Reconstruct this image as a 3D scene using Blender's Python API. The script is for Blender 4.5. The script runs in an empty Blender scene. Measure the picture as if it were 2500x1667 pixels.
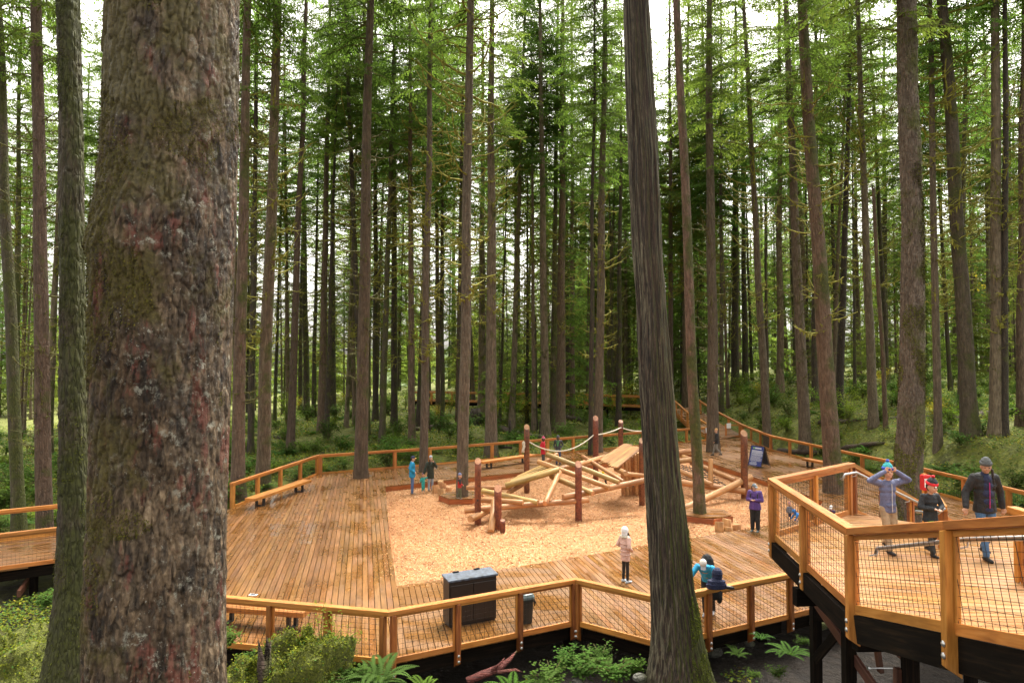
import bpy, bmesh, math, random
import numpy as np
from mathutils import Vector, Matrix, noise as mn

# ---------------------------------------------------------------- camera, sky, sun, exposure
FPX, YH, HC = 1667.0, 888.0, 5.9          # focal length and horizon row in photo pixels, camera height above the deck
PITCH = math.atan((YH - 833.5) / FPX)
scene = bpy.context.scene
col = scene.collection
cam_d = bpy.data.cameras.new('camera')
cam_d.sensor_width = 36.0; cam_d.lens = 36.0 * FPX / 2500.0
cam_d.clip_start = 0.05; cam_d.clip_end = 2000
cam = bpy.data.objects.new('camera', cam_d); col.objects.link(cam)
cam.location = (0, 0, HC); cam.rotation_euler = (math.pi / 2 + PITCH, 0, 0)
scene.camera = cam
world = bpy.data.worlds.new('World'); scene.world = world; world.use_nodes = True
wn, wl = world.node_tree.nodes, world.node_tree.links
SUN_EL, SUN_AZ = math.radians(62), math.radians(25)
sky = wn.new('ShaderNodeTexSky'); sky.sky_type = 'NISHITA'; sky.sun_disc = False
sky.sun_elevation = SUN_EL; sky.sun_rotation = SUN_AZ
sky.air_density = 1.0; sky.dust_density = 6.0; sky.ozone_density = 0.5
hs = wn.new('ShaderNodeHueSaturation'); hs.inputs['Saturation'].default_value = 0.07
wl.new(sky.outputs[0], hs.inputs['Color'])
tint = wn.new('ShaderNodeMix'); tint.data_type = 'RGBA'; tint.blend_type = 'MULTIPLY'; tint.inputs[0].default_value = 1; tint.inputs[7].default_value = (1.0, .955, .875, 1)   # warm white balance of the photograph
wl.new(hs.outputs[0], tint.inputs[6])
bg = wn['Background']; wl.new(tint.outputs[2], bg.inputs[0]); bg.inputs[1].default_value = 0.12
sun_d = bpy.data.lights.new('sun', 'SUN'); sun_d.energy = 1.5; sun_d.angle = math.radians(16); sun_d.color = (1.0, .94, .84)
sun = bpy.data.objects.new('sun', sun_d); col.objects.link(sun)
sdir = Vector((math.sin(SUN_AZ) * math.cos(SUN_EL), math.cos(SUN_AZ) * math.cos(SUN_EL), math.sin(SUN_EL)))
sun.rotation_euler = sdir.to_track_quat('Z', 'Y').to_euler(); sun.location = (0, 0, 60)
vs = scene.view_settings
vs.view_transform = 'Standard'; vs.look = 'None'; vs.gamma = 1; vs.use_curve_mapping = False
vs.exposure = 2.4
cy = scene.cycles
cy.max_bounces = 7; cy.diffuse_bounces = 4; cy.glossy_bounces = 2; cy.transmission_bounces = 4; cy.transparent_max_bounces = 4
cy.use_denoising = True; cy.sample_clamp_indirect = 6
cy.volume_bounces = 0

R = random.Random(7)

# ---------------------------------------------------------------- photo pixel -> place
def ray(u, v):
    d = Vector(((u - 1250) / FPX, 1, -(v - 833.5) / FPX)); c, s = math.cos(PITCH), math.sin(PITCH)
    return Vector((d.x, d.y * c - d.z * s, d.y * s + d.z * c))
def G(u, v, z=0.0):                        # where the pixel's ray meets the level z
    d = ray(u, v); t = (z - HC) / d.z
    return Vector((d.x * t, d.y * t, z))
def W(u, v, Y):                            # point of the pixel's ray at distance Y
    d = ray(u, v); t = Y / d.y
    return Vector((d.x * t, Y, HC + d.z * t))

def sstep(a, b, x):
    t = min(1, max(0, (x - a) / (b - a))); return t * t * (3 - 2 * t)
def back_line(x): return float(np.interp(x, (-40, -12.6, -10.4, -4.8, 9.5, 15.2, 19, 24), (22, 28.5, 36.6, 39.9, 49.3, 53, 56, 30)))
def ground_z(x, y):
    z = -1.0
    z += sstep(14.5, 11.0, y) * 0.75                                     # bank in front of the deck
    back = y - back_line(x)                                              # beyond the back railing
    z += sstep(-2.5, 1.5, back) * 0.85
    if back > 0: z += 0.030 * min(back, 75) * (1 if x > -16 else max(0, 1 - (-16 - x) / 18))
    rt = x - 19.0 if y > 24 else x - (19.0 - (24 - y) * .35)
    z += sstep(-4, 9, rt) * 2.6 * sstep(9, 22, y)
    lf = -x - 11
    if lf > 0: z -= 0.05 * min(lf, 60) * sstep(14, 30, y)
    z += 0.28 * mn.noise(Vector((x * .16, y * .16, 3.1))) + 0.15 * mn.noise(Vector((x * .5, y * .5, 9.1)))
    if math.hypot(x, y) < 9: z -= 0.3
    return z
def GG(u, v, y0=10.0, y1=160.0):           # where the pixel's ray meets the ground
    y = y0
    while y < y1:
        p = W(u, v, y)
        if p.z <= ground_z(p.x, p.y): return Vector((p.x, p.y, ground_z(p.x, p.y)))
        y += .25
    p = W(u, v, y1); p.z = ground_z(p.x, p.y); return p

# ---------------------------------------------------------------- object helpers
I4 = Matrix.Identity(4)
def tag(o, label=None, cat=None, group=None, kind=None):
    if label: o['label'] = label
    if cat: o['category'] = cat
    if group: o['group'] = group
    if kind: o['kind'] = kind
    return o
def empty(name, loc, label=None, cat=None, group=None):
    o = bpy.data.objects.new(name, None); o.empty_display_size = .3; o.location = loc; col.objects.link(o)
    return tag(o, label, cat, group)
def link(name, me, parent=None, M=None):
    """mesh object; M is its world matrix when the parent is an Empty placed by location only"""
    o = bpy.data.objects.new(name, me); col.objects.link(o)
    if parent is not None:
        o.parent = parent
        if parent.type == 'EMPTY' and M is not None:
            o.matrix_parent_inverse = Matrix.Translation(-Vector(parent.location))
    if M is not None: o.matrix_basis = M
    return o
def mesh(name, verts, faces, mat=None, smooth=False):
    me = bpy.data.meshes.new(name); me.from_pydata([tuple(v) for v in verts], [], faces); me.update()
    if mat: me.materials.append(mat)
    if smooth: me.polygons.foreach_set('use_smooth', [True] * len(me.polygons))
    return me
def np_mesh(name, V, F, mat=None, smooth=False, col_attr=None):
    """V (n,3) array, F (m,k) array of k-gons, col_attr (m,3) per-face colour"""
    me = bpy.data.meshes.new(name); n, (m, k) = len(V), F.shape
    me.vertices.add(n); me.vertices.foreach_set('co', np.asarray(V, np.float32).ravel())
    me.loops.add(m * k); me.loops.foreach_set('vertex_index', F.astype(np.int32).ravel())
    me.polygons.add(m); me.polygons.foreach_set('loop_start', (np.arange(m) * k).astype(np.int32))
    me.polygons.foreach_set('loop_total', np.full(m, k, np.int32))
    me.update(calc_edges=True)
    if smooth: me.polygons.foreach_set('use_smooth', [True] * m)
    if col_attr is not None:
        a = me.attributes.new('tint', 'FLOAT_COLOR', 'FACE')
        c = np.ones((m, 4), np.float32); c[:, :3] = col_attr; a.data.foreach_set('color', c.ravel())
    if mat: me.materials.append(mat)
    return me
def frame(p0, p1, up=Vector((0, 0, 1))):
    x = (Vector(p1) - Vector(p0)).normalized(); y = up.cross(x)
    if y.length < 1e-4: y = Vector((0, 1, 0)).cross(x)
    y.normalize(); z = x.cross(y)
    M = Matrix((x, y, z)).transposed().to_4x4(); M.translation = (Vector(p0) + Vector(p1)) / 2
    return M
HEX = [(0, 3, 2, 1), (4, 5, 6, 7), (0, 1, 5, 4), (1, 2, 6, 5), (2, 3, 7, 6), (3, 0, 4, 7)]
def hexa(name, pts, mat, parent=None, M=None, bev=0.0):
    """closed six-sided piece from 8 world points (4 below, 4 above, counter-clockwise)"""
    if M is None: M = Matrix.Translation(sum((Vector(p) for p in pts), Vector()) / 8)
    Mi = M.inverted(); lp = [Mi @ Vector(p) for p in pts]
    if bev > 0:
        bm = bmesh.new(); vv = [bm.verts.new(p) for p in lp]
        for f in HEX: bm.faces.new([vv[i] for i in f])
        bmesh.ops.bevel(bm, geom=list(bm.edges), offset=bev, segments=1, affect='EDGES', clamp_overlap=True)
        bmesh.ops.recalc_face_normals(bm, faces=bm.faces)
        me = bpy.data.meshes.new(name); bm.to_mesh(me); bm.free(); me.materials.append(mat)
    else: me = mesh(name, lp, HEX, mat)
    return link(name, me, parent, M)
def beam(name, p0, p1, w, h, mat, parent=None, up=Vector((0, 0, 1)), bev=0.0, local=False):
    """bar from p0 to p1 (its axis), w wide sideways, h high"""
    M = frame(p0, p1, up); L = (Vector(p1) - Vector(p0)).length / 2
    lp = [(-L, -w/2, -h/2), (L, -w/2, -h/2), (L, w/2, -h/2), (-L, w/2, -h/2), (-L, -w/2, h/2), (L, -w/2, h/2), (L, w/2, h/2), (-L, w/2, h/2)]
    return hexa(name, [M @ Vector(p) for p in lp], mat, parent, M, bev)

class MB:
    """collects several shapes of ONE part"""
    def __init__(s): s.v, s.f = [], []
    def add(s, vs, fs):
        b = len(s.v); s.v += [Vector(v) for v in vs]; s.f += [tuple(i + b for i in f) for f in fs]
    def box(s, p0, p1, w, h, up=Vector((0, 0, 1))):
        M = frame(p0, p1, up); L = (Vector(p1) - Vector(p0)).length / 2
        s.add([M @ Vector(p) for p in [(-L, -w/2, -h/2), (L, -w/2, -h/2), (L, w/2, -h/2), (-L, w/2, -h/2), (-L, -w/2, h/2), (L, -w/2, h/2), (L, w/2, h/2), (-L, w/2, h/2)]], HEX)
    def tube(s, pts, rad, n=8, cap=True, squash=1.0):
        pts = [Vector(p) for p in pts]; k = len(pts)
        if not hasattr(rad, '__len__'): rad = [rad] * k
        b = len(s.v); prev = None
        for i, p in enumerate(pts):
            t = (pts[min(i + 1, k - 1)] - pts[max(i - 1, 0)]).normalized()
            if prev is None:
                a = Vector((0, 0, 1)) if abs(t.z) < .9 else Vector((1, 0, 0)); x = a.cross(t).normalized()
            else: x = (prev - t * prev.dot(t)).normalized()
            prev = x; y = t.cross(x)
            for j in range(n):
                a = 2 * math.pi * j / n
                s.v.append(p + (x * math.cos(a) + y * math.sin(a) * squash) * rad[i])
        for i in range(k - 1):
            for j in range(n):
                j2 = (j + 1) % n
                s.f.append((b + i*n + j, b + i*n + j2, b + (i+1)*n + j2, b + (i+1)*n + j))
        if cap:
            s.f.append(tuple(b + j for j in reversed(range(n)))); s.f.append(tuple(b + (k-1)*n + j for j in range(n)))
    def ball(s, c, r, n=8, m=6):
        c = Vector(c); r = Vector(r) if hasattr(r, '__len__') else Vector((r, r, r)); b = len(s.v)
        s.v.append(c + Vector((0, 0, r.z)))
        for i in range(1, m):
            a = math.pi * i / m
            for j in range(n):
                t = 2 * math.pi * j / n
                s.v.append(c + Vector((r.x * math.sin(a) * math.cos(t), r.y * math.sin(a) * math.sin(t), r.z * math.cos(a))))
        s.v.append(c - Vector((0, 0, r.z))); e = len(s.v) - 1
        for j in range(n):
            j2 = (j + 1) % n; s.f.append((b, b + 1 + j, b + 1 + j2)); s.f.append((e, b + 1 + (m-2)*n + j2, b + 1 + (m-2)*n + j))
            for i in range(m - 2): s.f.append((b + 1 + i*n + j, b + 1 + (i+1)*n + j, b + 1 + (i+1)*n + j2, b + 1 + i*n + j2))
    def build(s, name, mat, parent=None, M=None, smooth=False, world=True):
        vs = s.v
        if M is None and parent is not None and parent.type == 'EMPTY' and world: M = Matrix.Translation(parent.location)
        if M is not None and world: Mi = M.inverted(); vs = [Mi @ v for v in vs]
        return link(name, mesh(name, vs, s.f, mat, smooth), parent, M)

# ---------------------------------------------------------------- materials
class NT:
    def __init__(s, name):
        s.m = bpy.data.materials.new(name); s.m.use_nodes = True; s.t = s.m.node_tree; s.b = s.t.nodes['Principled BSDF']
    def n(s, t, **k):
        nd = s.t.nodes.new(t)
        for a, b in k.items(): setattr(nd, a, b)
        return nd
    def l(s, a, b): s.t.links.new(a, b)
    def coord(s, scale=(1, 1, 1), kind='Object', rnd=True):
        tc = s.n('ShaderNodeTexCoord'); out = tc.outputs[kind]
        if rnd:
            oi = s.n('ShaderNodeObjectInfo'); mu = s.n('ShaderNodeMath', operation='MULTIPLY'); mu.inputs[1].default_value = 37.0
            s.l(oi.outputs['Random'], mu.inputs[0]); ad = s.n('ShaderNodeVectorMath', operation='ADD')
            s.l(out, ad.inputs[0]); s.l(mu.outputs[0], ad.inputs[1]); out = ad.outputs[0]
        mp = s.n('ShaderNodeMapping'); mp.inputs['Scale'].default_value = scale; s.l(out, mp.inputs[0]); return mp.outputs[0]
    def noise(s, vec, scale, detail=4, rough=.55, dist=0):
        nd = s.n('ShaderNodeTexNoise'); s.l(vec, nd.inputs['Vector'])
        nd.inputs['Scale'].default_value = scale; nd.inputs['Detail'].default_value = detail; nd.inputs['Roughness'].default_value = rough; nd.inputs['Distortion'].default_value = dist
        return nd.outputs['Fac']
    def voro(s, vec, scale, feature='F1', out='Distance'):
        nd = s.n('ShaderNodeTexVoronoi', feature=feature); s.l(vec, nd.inputs['Vector']); nd.inputs['Scale'].default_value = scale
        return nd.outputs[out]
    def ramp(s, fac, stops):
        nd = s.n('ShaderNodeValToRGB'); e = nd.color_ramp.elements
        while len(e) < len(stops): e.new(.5)
        for el, (p, c) in zip(e, stops):
            el.position = p; el.color = (*c, 1) if hasattr(c, '__len__') else (c, c, c, 1)
        s.l(fac, nd.inputs[0]); return nd.outputs['Color']
    def mix(s, fac, a, b, mode='MIX'):
        nd = s.n('ShaderNodeMix', data_type='RGBA', blend_type=mode)
        for i, x in ((0, fac), (6, a), (7, b)):
            if hasattr(x, 'is_output'): s.l(x, nd.inputs[i])
            elif i == 0: nd.inputs[0].default_value = x
            else: nd.inputs[i].default_value = (*x, 1)
        return nd.outputs[2]
    def vary(s, c, lo=.8, hi=1.15, hue=.015):
        oi = s.n('ShaderNodeObjectInfo'); mr = s.n('ShaderNodeMapRange'); mr.inputs['To Min'].default_value = lo; mr.inputs['To Max'].default_value = hi
        s.l(oi.outputs['Random'], mr.inputs[0]); h = s.n('ShaderNodeHueSaturation')
        m2 = s.n('ShaderNodeMath', operation='MULTIPLY'); m2.inputs[1].default_value = 7.13; s.l(oi.outputs['Random'], m2.inputs[0])
        fr = s.n('ShaderNodeMath', operation='FRACT'); s.l(m2.outputs[0], fr.inputs[0])
        m3 = s.n('ShaderNodeMapRange'); m3.inputs['To Min'].default_value = .5 - hue; m3.inputs['To Max'].default_value = .5 + hue
        s.l(fr.outputs[0], m3.inputs[0]); s.l(m3.outputs[0], h.inputs['Hue']); s.l(mr.outputs[0], h.inputs['Value']); s.l(c, h.inputs['Color'])
        return h.outputs[0]
    def bump(s, h, strength=.4, dist=.01, prev=None):
        b = s.n('ShaderNodeBump'); b.inputs['Strength'].default_value = strength; b.inputs['Distance'].default_value = dist; s.l(h, b.inputs['Height'])
        if prev is not None: s.l(prev, b.inputs['Normal'])
        s.l(b.outputs[0], s.b.inputs['Normal']); return b.outputs[0]
    def out(s, c=None, rough=None):
        if c is not None:
            if hasattr(c, 'is_output'): s.l(c, s.b.inputs['Base Color'])
            else: s.b.inputs['Base Color'].default_value = (*c, 1)
        if rough is not None:
            if hasattr(rough, 'is_output'): s.l(rough, s.b.inputs['Roughness'])
            else: s.b.inputs['Roughness'].default_value = rough
        return s.m

def wood(name, dark, mid, light, rough=(.35, .6), axis=(1.0, 16, 16), lo=.78, hi=1.15, stain=.5, knots=True, hue=.008, damp=False):
    t = NT(name); c = t.coord(axis); g = t.noise(c, 1.6, 6, .6, .4)
    base = t.ramp(g, [(.28, dark), (.5, mid), (.72, light)])
    big = t.noise(t.coord((.7, 2.2, 2.2)), 1.3, 3)
    st = t.ramp(big, [(.30, (1 - stain,) * 3), (.55, (1, 1, 1)), (.8, (1.08, 1.02, .95))])
    base = t.mix(1.0, base, st, 'MULTIPLY')
    if knots:
        k = t.voro(t.coord((1.1, 4.5, 4.5)), 1.0); kk = t.ramp(k, [(.03, (.35, .25, .2)), (.085, (1, 1, 1))])
        base = t.mix(.8, base, kk, 'MULTIPLY')
    base = t.vary(base, lo, hi, hue)
    r = t.noise(t.coord((.5, 1.5, 1.5)), 1.1, 3)
    if damp:
        geo = t.n('ShaderNodeNewGeometry'); w = t.noise(geo.outputs['Position'], .33, 5, .62); base = t.mix(1.0, base, t.ramp(w, [(.32, (.76, .73, .70)), (.50, (1, 1, 1))]), 'MULTIPLY')
        mlt = t.n('ShaderNodeMath', operation='MULTIPLY_ADD'); t.l(w, mlt.inputs[0]); mlt.inputs[1].default_value = 1.2; mlt.inputs[2].default_value = -.6
        ad = t.n('ShaderNodeMath', operation='ADD'); t.l(r, ad.inputs[0]); t.l(mlt.outputs[0], ad.inputs[1]); r = ad.outputs[0]
        gy = t.noise(geo.outputs['Position'], 1.7, 4, .6); base = t.mix(t.ramp(gy, [(.54, 0.0), (.72, .16)]), base, (.17, .115, .075))
    rr = t.ramp(r, [(.35, rough[0]), (.65, rough[1])])
    t.bump(g, .25, .004); return t.out(base, rr)

M = {}
M['deck'] = wood('deck_boards', (.165, .070, .019), (.215, .096, .0275), (.26, .122, .038), (.16, .55), stain=.32, lo=.80, hi=1.12, hue=.005, damp=True)
M['landing'] = wood('landing_boards', (.26, .115, .04), (.38, .185, .066), (.47, .255, .105), (.22, .55), stain=.25, lo=.82, hi=1.1, hue=.006, damp=True)
M['rail'] = wood('rail_cedar', (.30, .098, .016), (.50, .192, .035), (.61, .265, .064), (.45, .65), (1.2, 14, 14), .75, 1.12, .35)
M['post'] = wood('post_cedar', (.15, .040, .010), (.32, .098, .020), (.45, .165, .038), (.45, .65), (1.2, 14, 14), .65, 1.15, .5)
M['fascia'] = wood('fascia_cedar', (.22, .06, .017), (.38, .11, .026), (.46, .165, .045), (.4, .6), stain=.4)
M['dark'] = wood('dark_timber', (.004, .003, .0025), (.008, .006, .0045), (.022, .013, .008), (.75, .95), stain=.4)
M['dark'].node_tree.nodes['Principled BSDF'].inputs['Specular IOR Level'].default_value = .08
M['brown'] = wood('brown_brace', (.05, .018, .010), (.09, .033, .018), (.14, .055, .028), (.45, .7), stain=.4)
M['log'] = wood('peeled_log', (.23, .092, .027), (.40, .195, .068), (.50, .285, .12), (.45, .65), (.8, 7, 7), .82, 1.1, .35)
M['loggreen'] = wood('greenish_log', (.22, .13, .032), (.38, .24, .072), (.48, .33, .12), (.45, .65), (.8, 7, 7), .85, 1.1, .4)
M['logend'] = wood('sawn_log_end', (.36, .15, .05), (.50, .26, .11), (.58, .34, .16), (.6, .7), (9, 9, 9), .9, 1.1, .3, False)
M['poleend'] = wood('pole_end', (.16, .06, .02), (.30, .125, .045), (.38, .18, .07), (.6, .75), (9, 9, 9), .85, 1.1, .4, False)
M['pole'] = wood('redbrown_pole', (.07, .019, .008), (.17, .045, .015), (.28, .09, .03), (.45, .65), (7, 7, .8), .85, 1.15, .5)
M['stump'] = wood('stump_side', (.30, .13, .04), (.48, .24, .09), (.60, .34, .15), (.5, .7), (8, 8, 1.2), .85, 1.1, .35)

def plain(name, c, rough=.6, metal=0.0, var=0.0, ns=30, bump=.0):
    t = NT(name); nz = t.noise(t.coord((1, 1, 1)), ns, 3); k = var or .12
    cc = t.ramp(nz, [(.3, tuple(x * (1 - k) for x in c)), (.7, tuple(min(1, x * (1 + k)) for x in c))])
    t.b.inputs['Metallic'].default_value = metal
    if bump: t.bump(nz, bump, .01)
    return t.out(cc, rough)
M['wire'] = plain('wire_black', (.018, .012, .009), .5, .3)
M['steel'] = plain('galvanised', (.42, .43, .44), .45, .85)
M['bolt'] = plain('bolt_zinc', (.55, .56, .57), .35, .9)
M['black'] = plain('black_paint', (.012, .012, .013), .4)
M['cabinet'] = plain('cabinet_black', (.020, .014, .012), .42)
M['zinc'] = plain('cabinet_lid', (.06, .078, .11), .5, 0, .6, 9)
M['bin'] = plain('bin_plastic', (.018, .022, .022), .4)
M['binlid'] = plain('bin_lid', (.12, .17, .18), .3)
M['white'] = plain('white_plate', (.75, .76, .76), .45)
M['signblue'] = plain('sign_blue', (.028, .045, .22), .4)
M['signred'] = plain('sign_red', (.55, .012, .02), .4)
M['print'] = plain('white_print', (.62, .66, .75), .5)
M['green_print'] = plain('green_print', (.2, .5, .1), .5)
M['rope'] = plain('pale_rope', (.55, .50, .40), .8, 0, .2, 90, .3)
M['netrope'] = plain('black_net_rope', (.02, .018, .017), .8)
M['concrete'] = plain('concrete', (.26, .25, .23), .85, 0, .2, 12, .2)
# ---------------------------------------------------------------- ground
def moss_ground():
    t = NT('forest_floor'); c = t.coord((1, 1, 1), 'Object', False)
    n1 = t.noise(c, .35, 5, .6); n2 = t.noise(c, 3.2, 5, .65); n3 = t.noise(c, 14, 4, .7)
    mossc = t.ramp(n2, [(.25, (.035, .04, .008)), (.5, (.11, .125, .014)), (.75, (.20, .21, .024))])
    dirt = t.ramp(n2, [(.3, (.008, .0055, .004)), (.6, (.022, .015, .010)), (.8, (.05, .033, .022))])
    # bare soil near the decks
    sp = t.n('ShaderNodeSeparateXYZ'); t.l(c, sp.inputs[0])
    my = t.n('ShaderNodeMapRange'); my.inputs['From Min'].default_value = 18; my.inputs['From Max'].default_value = 28; t.l(sp.outputs['Y'], my.inputs[0])
    ad = t.n('ShaderNodeMath', operation='ADD'); t.l(my.outputs[0], ad.inputs[0]); mm = t.n('ShaderNodeMath', operation='MULTIPLY_ADD'); t.l(n1, mm.inputs[0]); mm.inputs[1].default_value = 1.1; mm.inputs[2].default_value = -.55; t.l(mm.outputs[0], ad.inputs[1])
    f = t.ramp(ad.outputs[0], [(.15, 0.0), (.45, 1.0)])
    base = t.mix(f, dirt, mossc)
    base = t.mix(t.ramp(n1, [(.55, 0.0), (.75, .6)]), base, dirt)
    b = t.bump(n2, .8, .25); t.bump(n3, .6, .06, b)
    return t.out(base, .9)
M['ground'] = moss_ground()
def build_ground():
    xs = np.concatenate([[-200, -165], np.arange(-130, -40, 2.5), np.arange(-40, 45, .9), np.arange(45, 131, 2.5), [165, 200]])
    ys = np.concatenate([[-30, -10], np.arange(2, 70, .9), np.arange(70, 190, 2.5), [205, 230]])
    V = np.array([(x, y, ground_z(x, y)) for y in ys for x in xs], np.float32)
    nx, ny = len(xs), len(ys); i, j = np.meshgrid(np.arange(nx - 1), np.arange(ny - 1)); a = (j * nx + i).ravel()
    o = link('ground', np_mesh('ground', V, np.stack([a, a + 1, a + nx + 1, a + nx], 1), M['ground'], True)); tag(o, kind='structure')
build_ground()
def hills():
    t = NT('wooded_hill'); c = t.coord((1, 1, 1), 'Object', False); n = t.noise(c, .35, 6, .75); v = t.voro(c, .55); t.bump(v, 1.0, 1.2)
    t.out(t.ramp(n, [(.3, (.045, .07, .03)), (.55, (.10, .14, .05)), (.75, (.17, .19, .06))]), .95)
    nx, nz = 150, 26; V = []
    for j in range(nz):
        for i in range(nx):
            f = j / (nz - 1); x = -198 + 396 * i / (nx - 1); q = Vector((x * .06, f * 3, 0)); z = -6 + f * (15 + 7 * mn.noise(Vector((x * .02, 0, 5))) + (6 if x > 0 else 0))
            V.append((x, 196 + 26 * f + 2.5 * mn.noise(q * 4) , z + 1.6 * mn.noise(q * 7)))
    V = np.array(V); i, j = np.meshgrid(np.arange(nx - 1), np.arange(nz - 1)); a = (j * nx + i).ravel()
    tag(link('hills', np_mesh('hills', V, np.stack([a, a + 1, a + nx + 1, a + nx], 1), t.m, True)), kind='structure')
hills()

# ---------------------------------------------------------------- plank floors
BD = Vector((-.211, .977)).normalized()
def cuts(poly, holes, d, n, a):
    out = []
    for pl in [poly] + holes:
        k = len(pl)
        for i in range(k):
            p, q = pl[i], pl[(i + 1) % k]; pa, qa = p.dot(n), q.dot(n)
            if (pa <= a) != (qa <= a):
                t = (a - pa) / (qa - pa); out.append(p.dot(d) * (1 - t) + q.dot(d) * t)
    return sorted(out)
def plank_floor(thing, poly, d, mat, zf=lambda x, y: 0.0, holes=(), pitch=.150, gap=.016, th=.045, split=None, cap=300, rnd=R, name='plank'):
    d = Vector(d[:2]).normalized(); n = Vector((d.y, -d.x)); holes = [[Vector(p[:2]) for p in h] for h in holes]; poly = [Vector(p[:2]) for p in poly]
    a0 = min(p.dot(n) for p in poly); a1 = max(p.dot(n) for p in poly); todo = []
    k = 0
    while a0 + k * pitch < a1:
        lo, hi = a0 + k * pitch + gap / 2, a0 + (k + 1) * pitch - gap / 2; k += 1
        A, B = cuts(poly, holes, d, n, lo), cuts(poly, holes, d, n, hi)
        if len(A) != len(B) or not A:
            C = cuts(poly, holes, d, n, (lo + hi) / 2); A = B = C
        if len(A) % 2: continue
        for i in range(0, len(A), 2):
            s = [(A[i], B[i]), (A[i + 1], B[i + 1])]
            if min(s[1][0] - s[0][0], s[1][1] - s[0][1]) < .03: continue
            pieces = [s]
            if split and s[1][0] - s[0][0] > split * 1.5 and rnd.random() < .45:
                m = s[0][0] + (s[1][0] - s[0][0]) * rnd.uniform(.3, .7); pieces = [[s[0], (m - .003, m - .003)], [(m + .003, m + .003), s[1]]]
            for pc in pieces: todo.append((lo, hi, pc))
    todo.sort(key=lambda t: -(t[2][1][0] - t[2][0][0])); rest = MB()
    for q, (lo, hi, pc) in enumerate(todo):
        P = [n * lo + d * pc[0][0], n * hi + d * pc[0][1], n * hi + d * pc[1][1], n * lo + d * pc[1][0]]
        P = [P[3], P[0], P[1], P[2]]           # counter-clockwise seen from above
        dz = rnd.uniform(-.003, .002)
        top = [Vector((p.x, p.y, zf(p.x, p.y) + dz)) for p in P]; bot = [p - Vector((0, 0, th)) for p in top]
        m0, m1 = (top[1] + top[2]) / 2, (top[0] + top[3]) / 2
        if q < cap: hexa(name, bot + top, mat, thing, frame(m0, m1))
        else: rest.add(bot + top, HEX)
    if rest.v: tag(rest.build(name, mat, thing), kind='stuff')
    return len(todo)

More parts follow.
